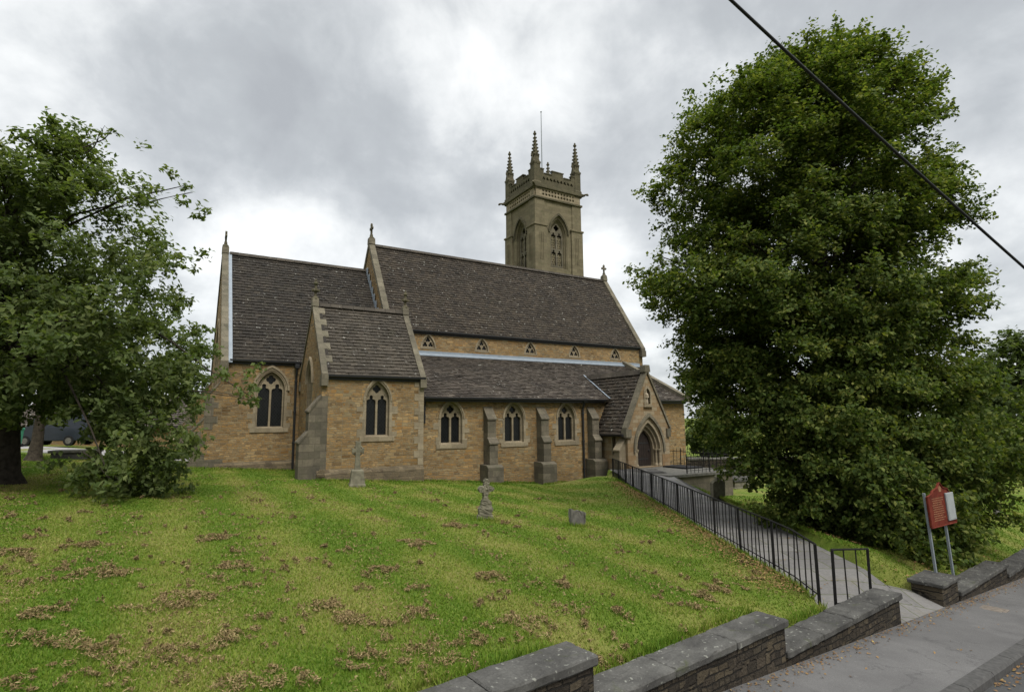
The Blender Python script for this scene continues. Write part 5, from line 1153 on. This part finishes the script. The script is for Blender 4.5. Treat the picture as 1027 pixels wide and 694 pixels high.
for x, y, rx, ry in clods:
    if y < 470: continue
    c = ground_at(x, y); ds = c.length; r = rx / FPX * ds * 1.0; ry_ = min(r * .8, ry / FPX * ds * 3.2)
    n = int(np.clip(13000 * r * ry_, 18, 3200)); 
    sub = cr_.normal(size=(max(3, n // 40), 2)) * .72
    s_ = sub[cr_.integers(0, len(sub), n)] + cr_.normal(size=(n, 2)) * .16
    r *= .85; X = c.x + s_[:, 0] * r; Y = c.y + s_[:, 1] * ry_; dd_ = np.hypot(s_[:, 0], s_[:, 1]); k = on_lawn(X, Y); X, Y, dd_ = X[k], Y[k], dd_[k]
    Q.append(np.stack([X, Y, gz(X, Y) + .025 + cr_.random(len(X)) * np.clip(.075 - .05 * dd_, .01, .1)], 1))
n = 42000; y_ = 4.2 * (21 / 4.2) ** cr_.random(n); x_ = cr_.uniform(-1, .55, n) * y_; e_ = x_ * CA + y_ * SA
k = (cr_.random(n) < np.clip(.25 + .55 * np.sin(e_ * 3.6 + 2.2 * np.sin(y_ * .5)), .03, 1)) & on_lawn(x_, y_); x_, y_ = x_[k], y_[k]
g_ = cr_.integers(0, len(x_) // 4, len(x_)); x_, y_ = x_[g_] + cr_.normal(size=len(x_)) * .035, y_[g_] + cr_.normal(size=len(x_)) * .05; k = on_lawn(x_, y_); x_, y_ = x_[k], y_[k]
Q.append(np.stack([x_, y_, gz(x_, y_) + .02 + .015 * cr_.random(len(x_))], 1))
Q = np.concatenate(Q); co = leaves(Q, .006 + .0010 * Q[:, 1], .2, 3.2, 0, cr_)
struct(fast_mesh('mown_thatch', co, 4, 'thatch'), 'stuff')
def scatter(fn, n, size, rg):
    P = fn(n, rg); return leaves(P, size, 2.5, 1.4, 0, rg)
lr = np.random.default_rng(12); parts = []
def f_rail(n, rg):
    Y = rg.uniform(9, 24, n); X = 4.55 - np.abs(rg.normal(0, .35, n)); return np.stack([X, Y, gz(X, Y) + .045], 1)
def f_walk(n, rg):
    s_ = rg.uniform(1, 24, n); q = 3.70 - np.abs(rg.normal(0, .13, n)); return np.stack([.8 * s_ - .6 * q, .6 * s_ + .8 * q, zpave(s_) + .012], 1)
def f_walk2(n, rg):
    s_ = rg.uniform(3, 20, n); q = rg.uniform(2.5, 3.7, n); return np.stack([.8 * s_ - .6 * q, .6 * s_ + .8 * q, zpave(s_) + .01], 1)
def f_right(n, rg):
    X = rg.uniform(6.9, 13, n); Y = rg.uniform(10, 20, n); k = on_lawn(X, Y); X, Y = X[k], Y[k]; return np.stack([X, Y, gz(X, Y) + .05], 1)
def f_path(n, rg):
    X = rg.uniform(4.7, 6.9, n); Y = rg.uniform(9.8, 22, n); return np.stack([X, Y, np.interp(Y, ZP_Y, ZP_Z) + .012], 1)
def f_gut(n, rg):
    s_ = rg.uniform(3, 20, n); q = 2.28 - np.abs(rg.normal(0, .12, n)); return np.stack([.8 * s_ - .6 * q, .6 * s_ + .8 * q, zpave(s_) - .10], 1)
co = np.concatenate([scatter(f_rail, 5200, .032, lr), scatter(f_walk, 1500, .026, lr), scatter(f_walk2, 60, .03, lr), scatter(f_right, 1500, .045, lr), scatter(f_path, 120, .035, lr), scatter(f_gut, 500, .04, lr)])
struct(fast_mesh('fallen_leaves', co, 4, 'litter'), 'stuff')
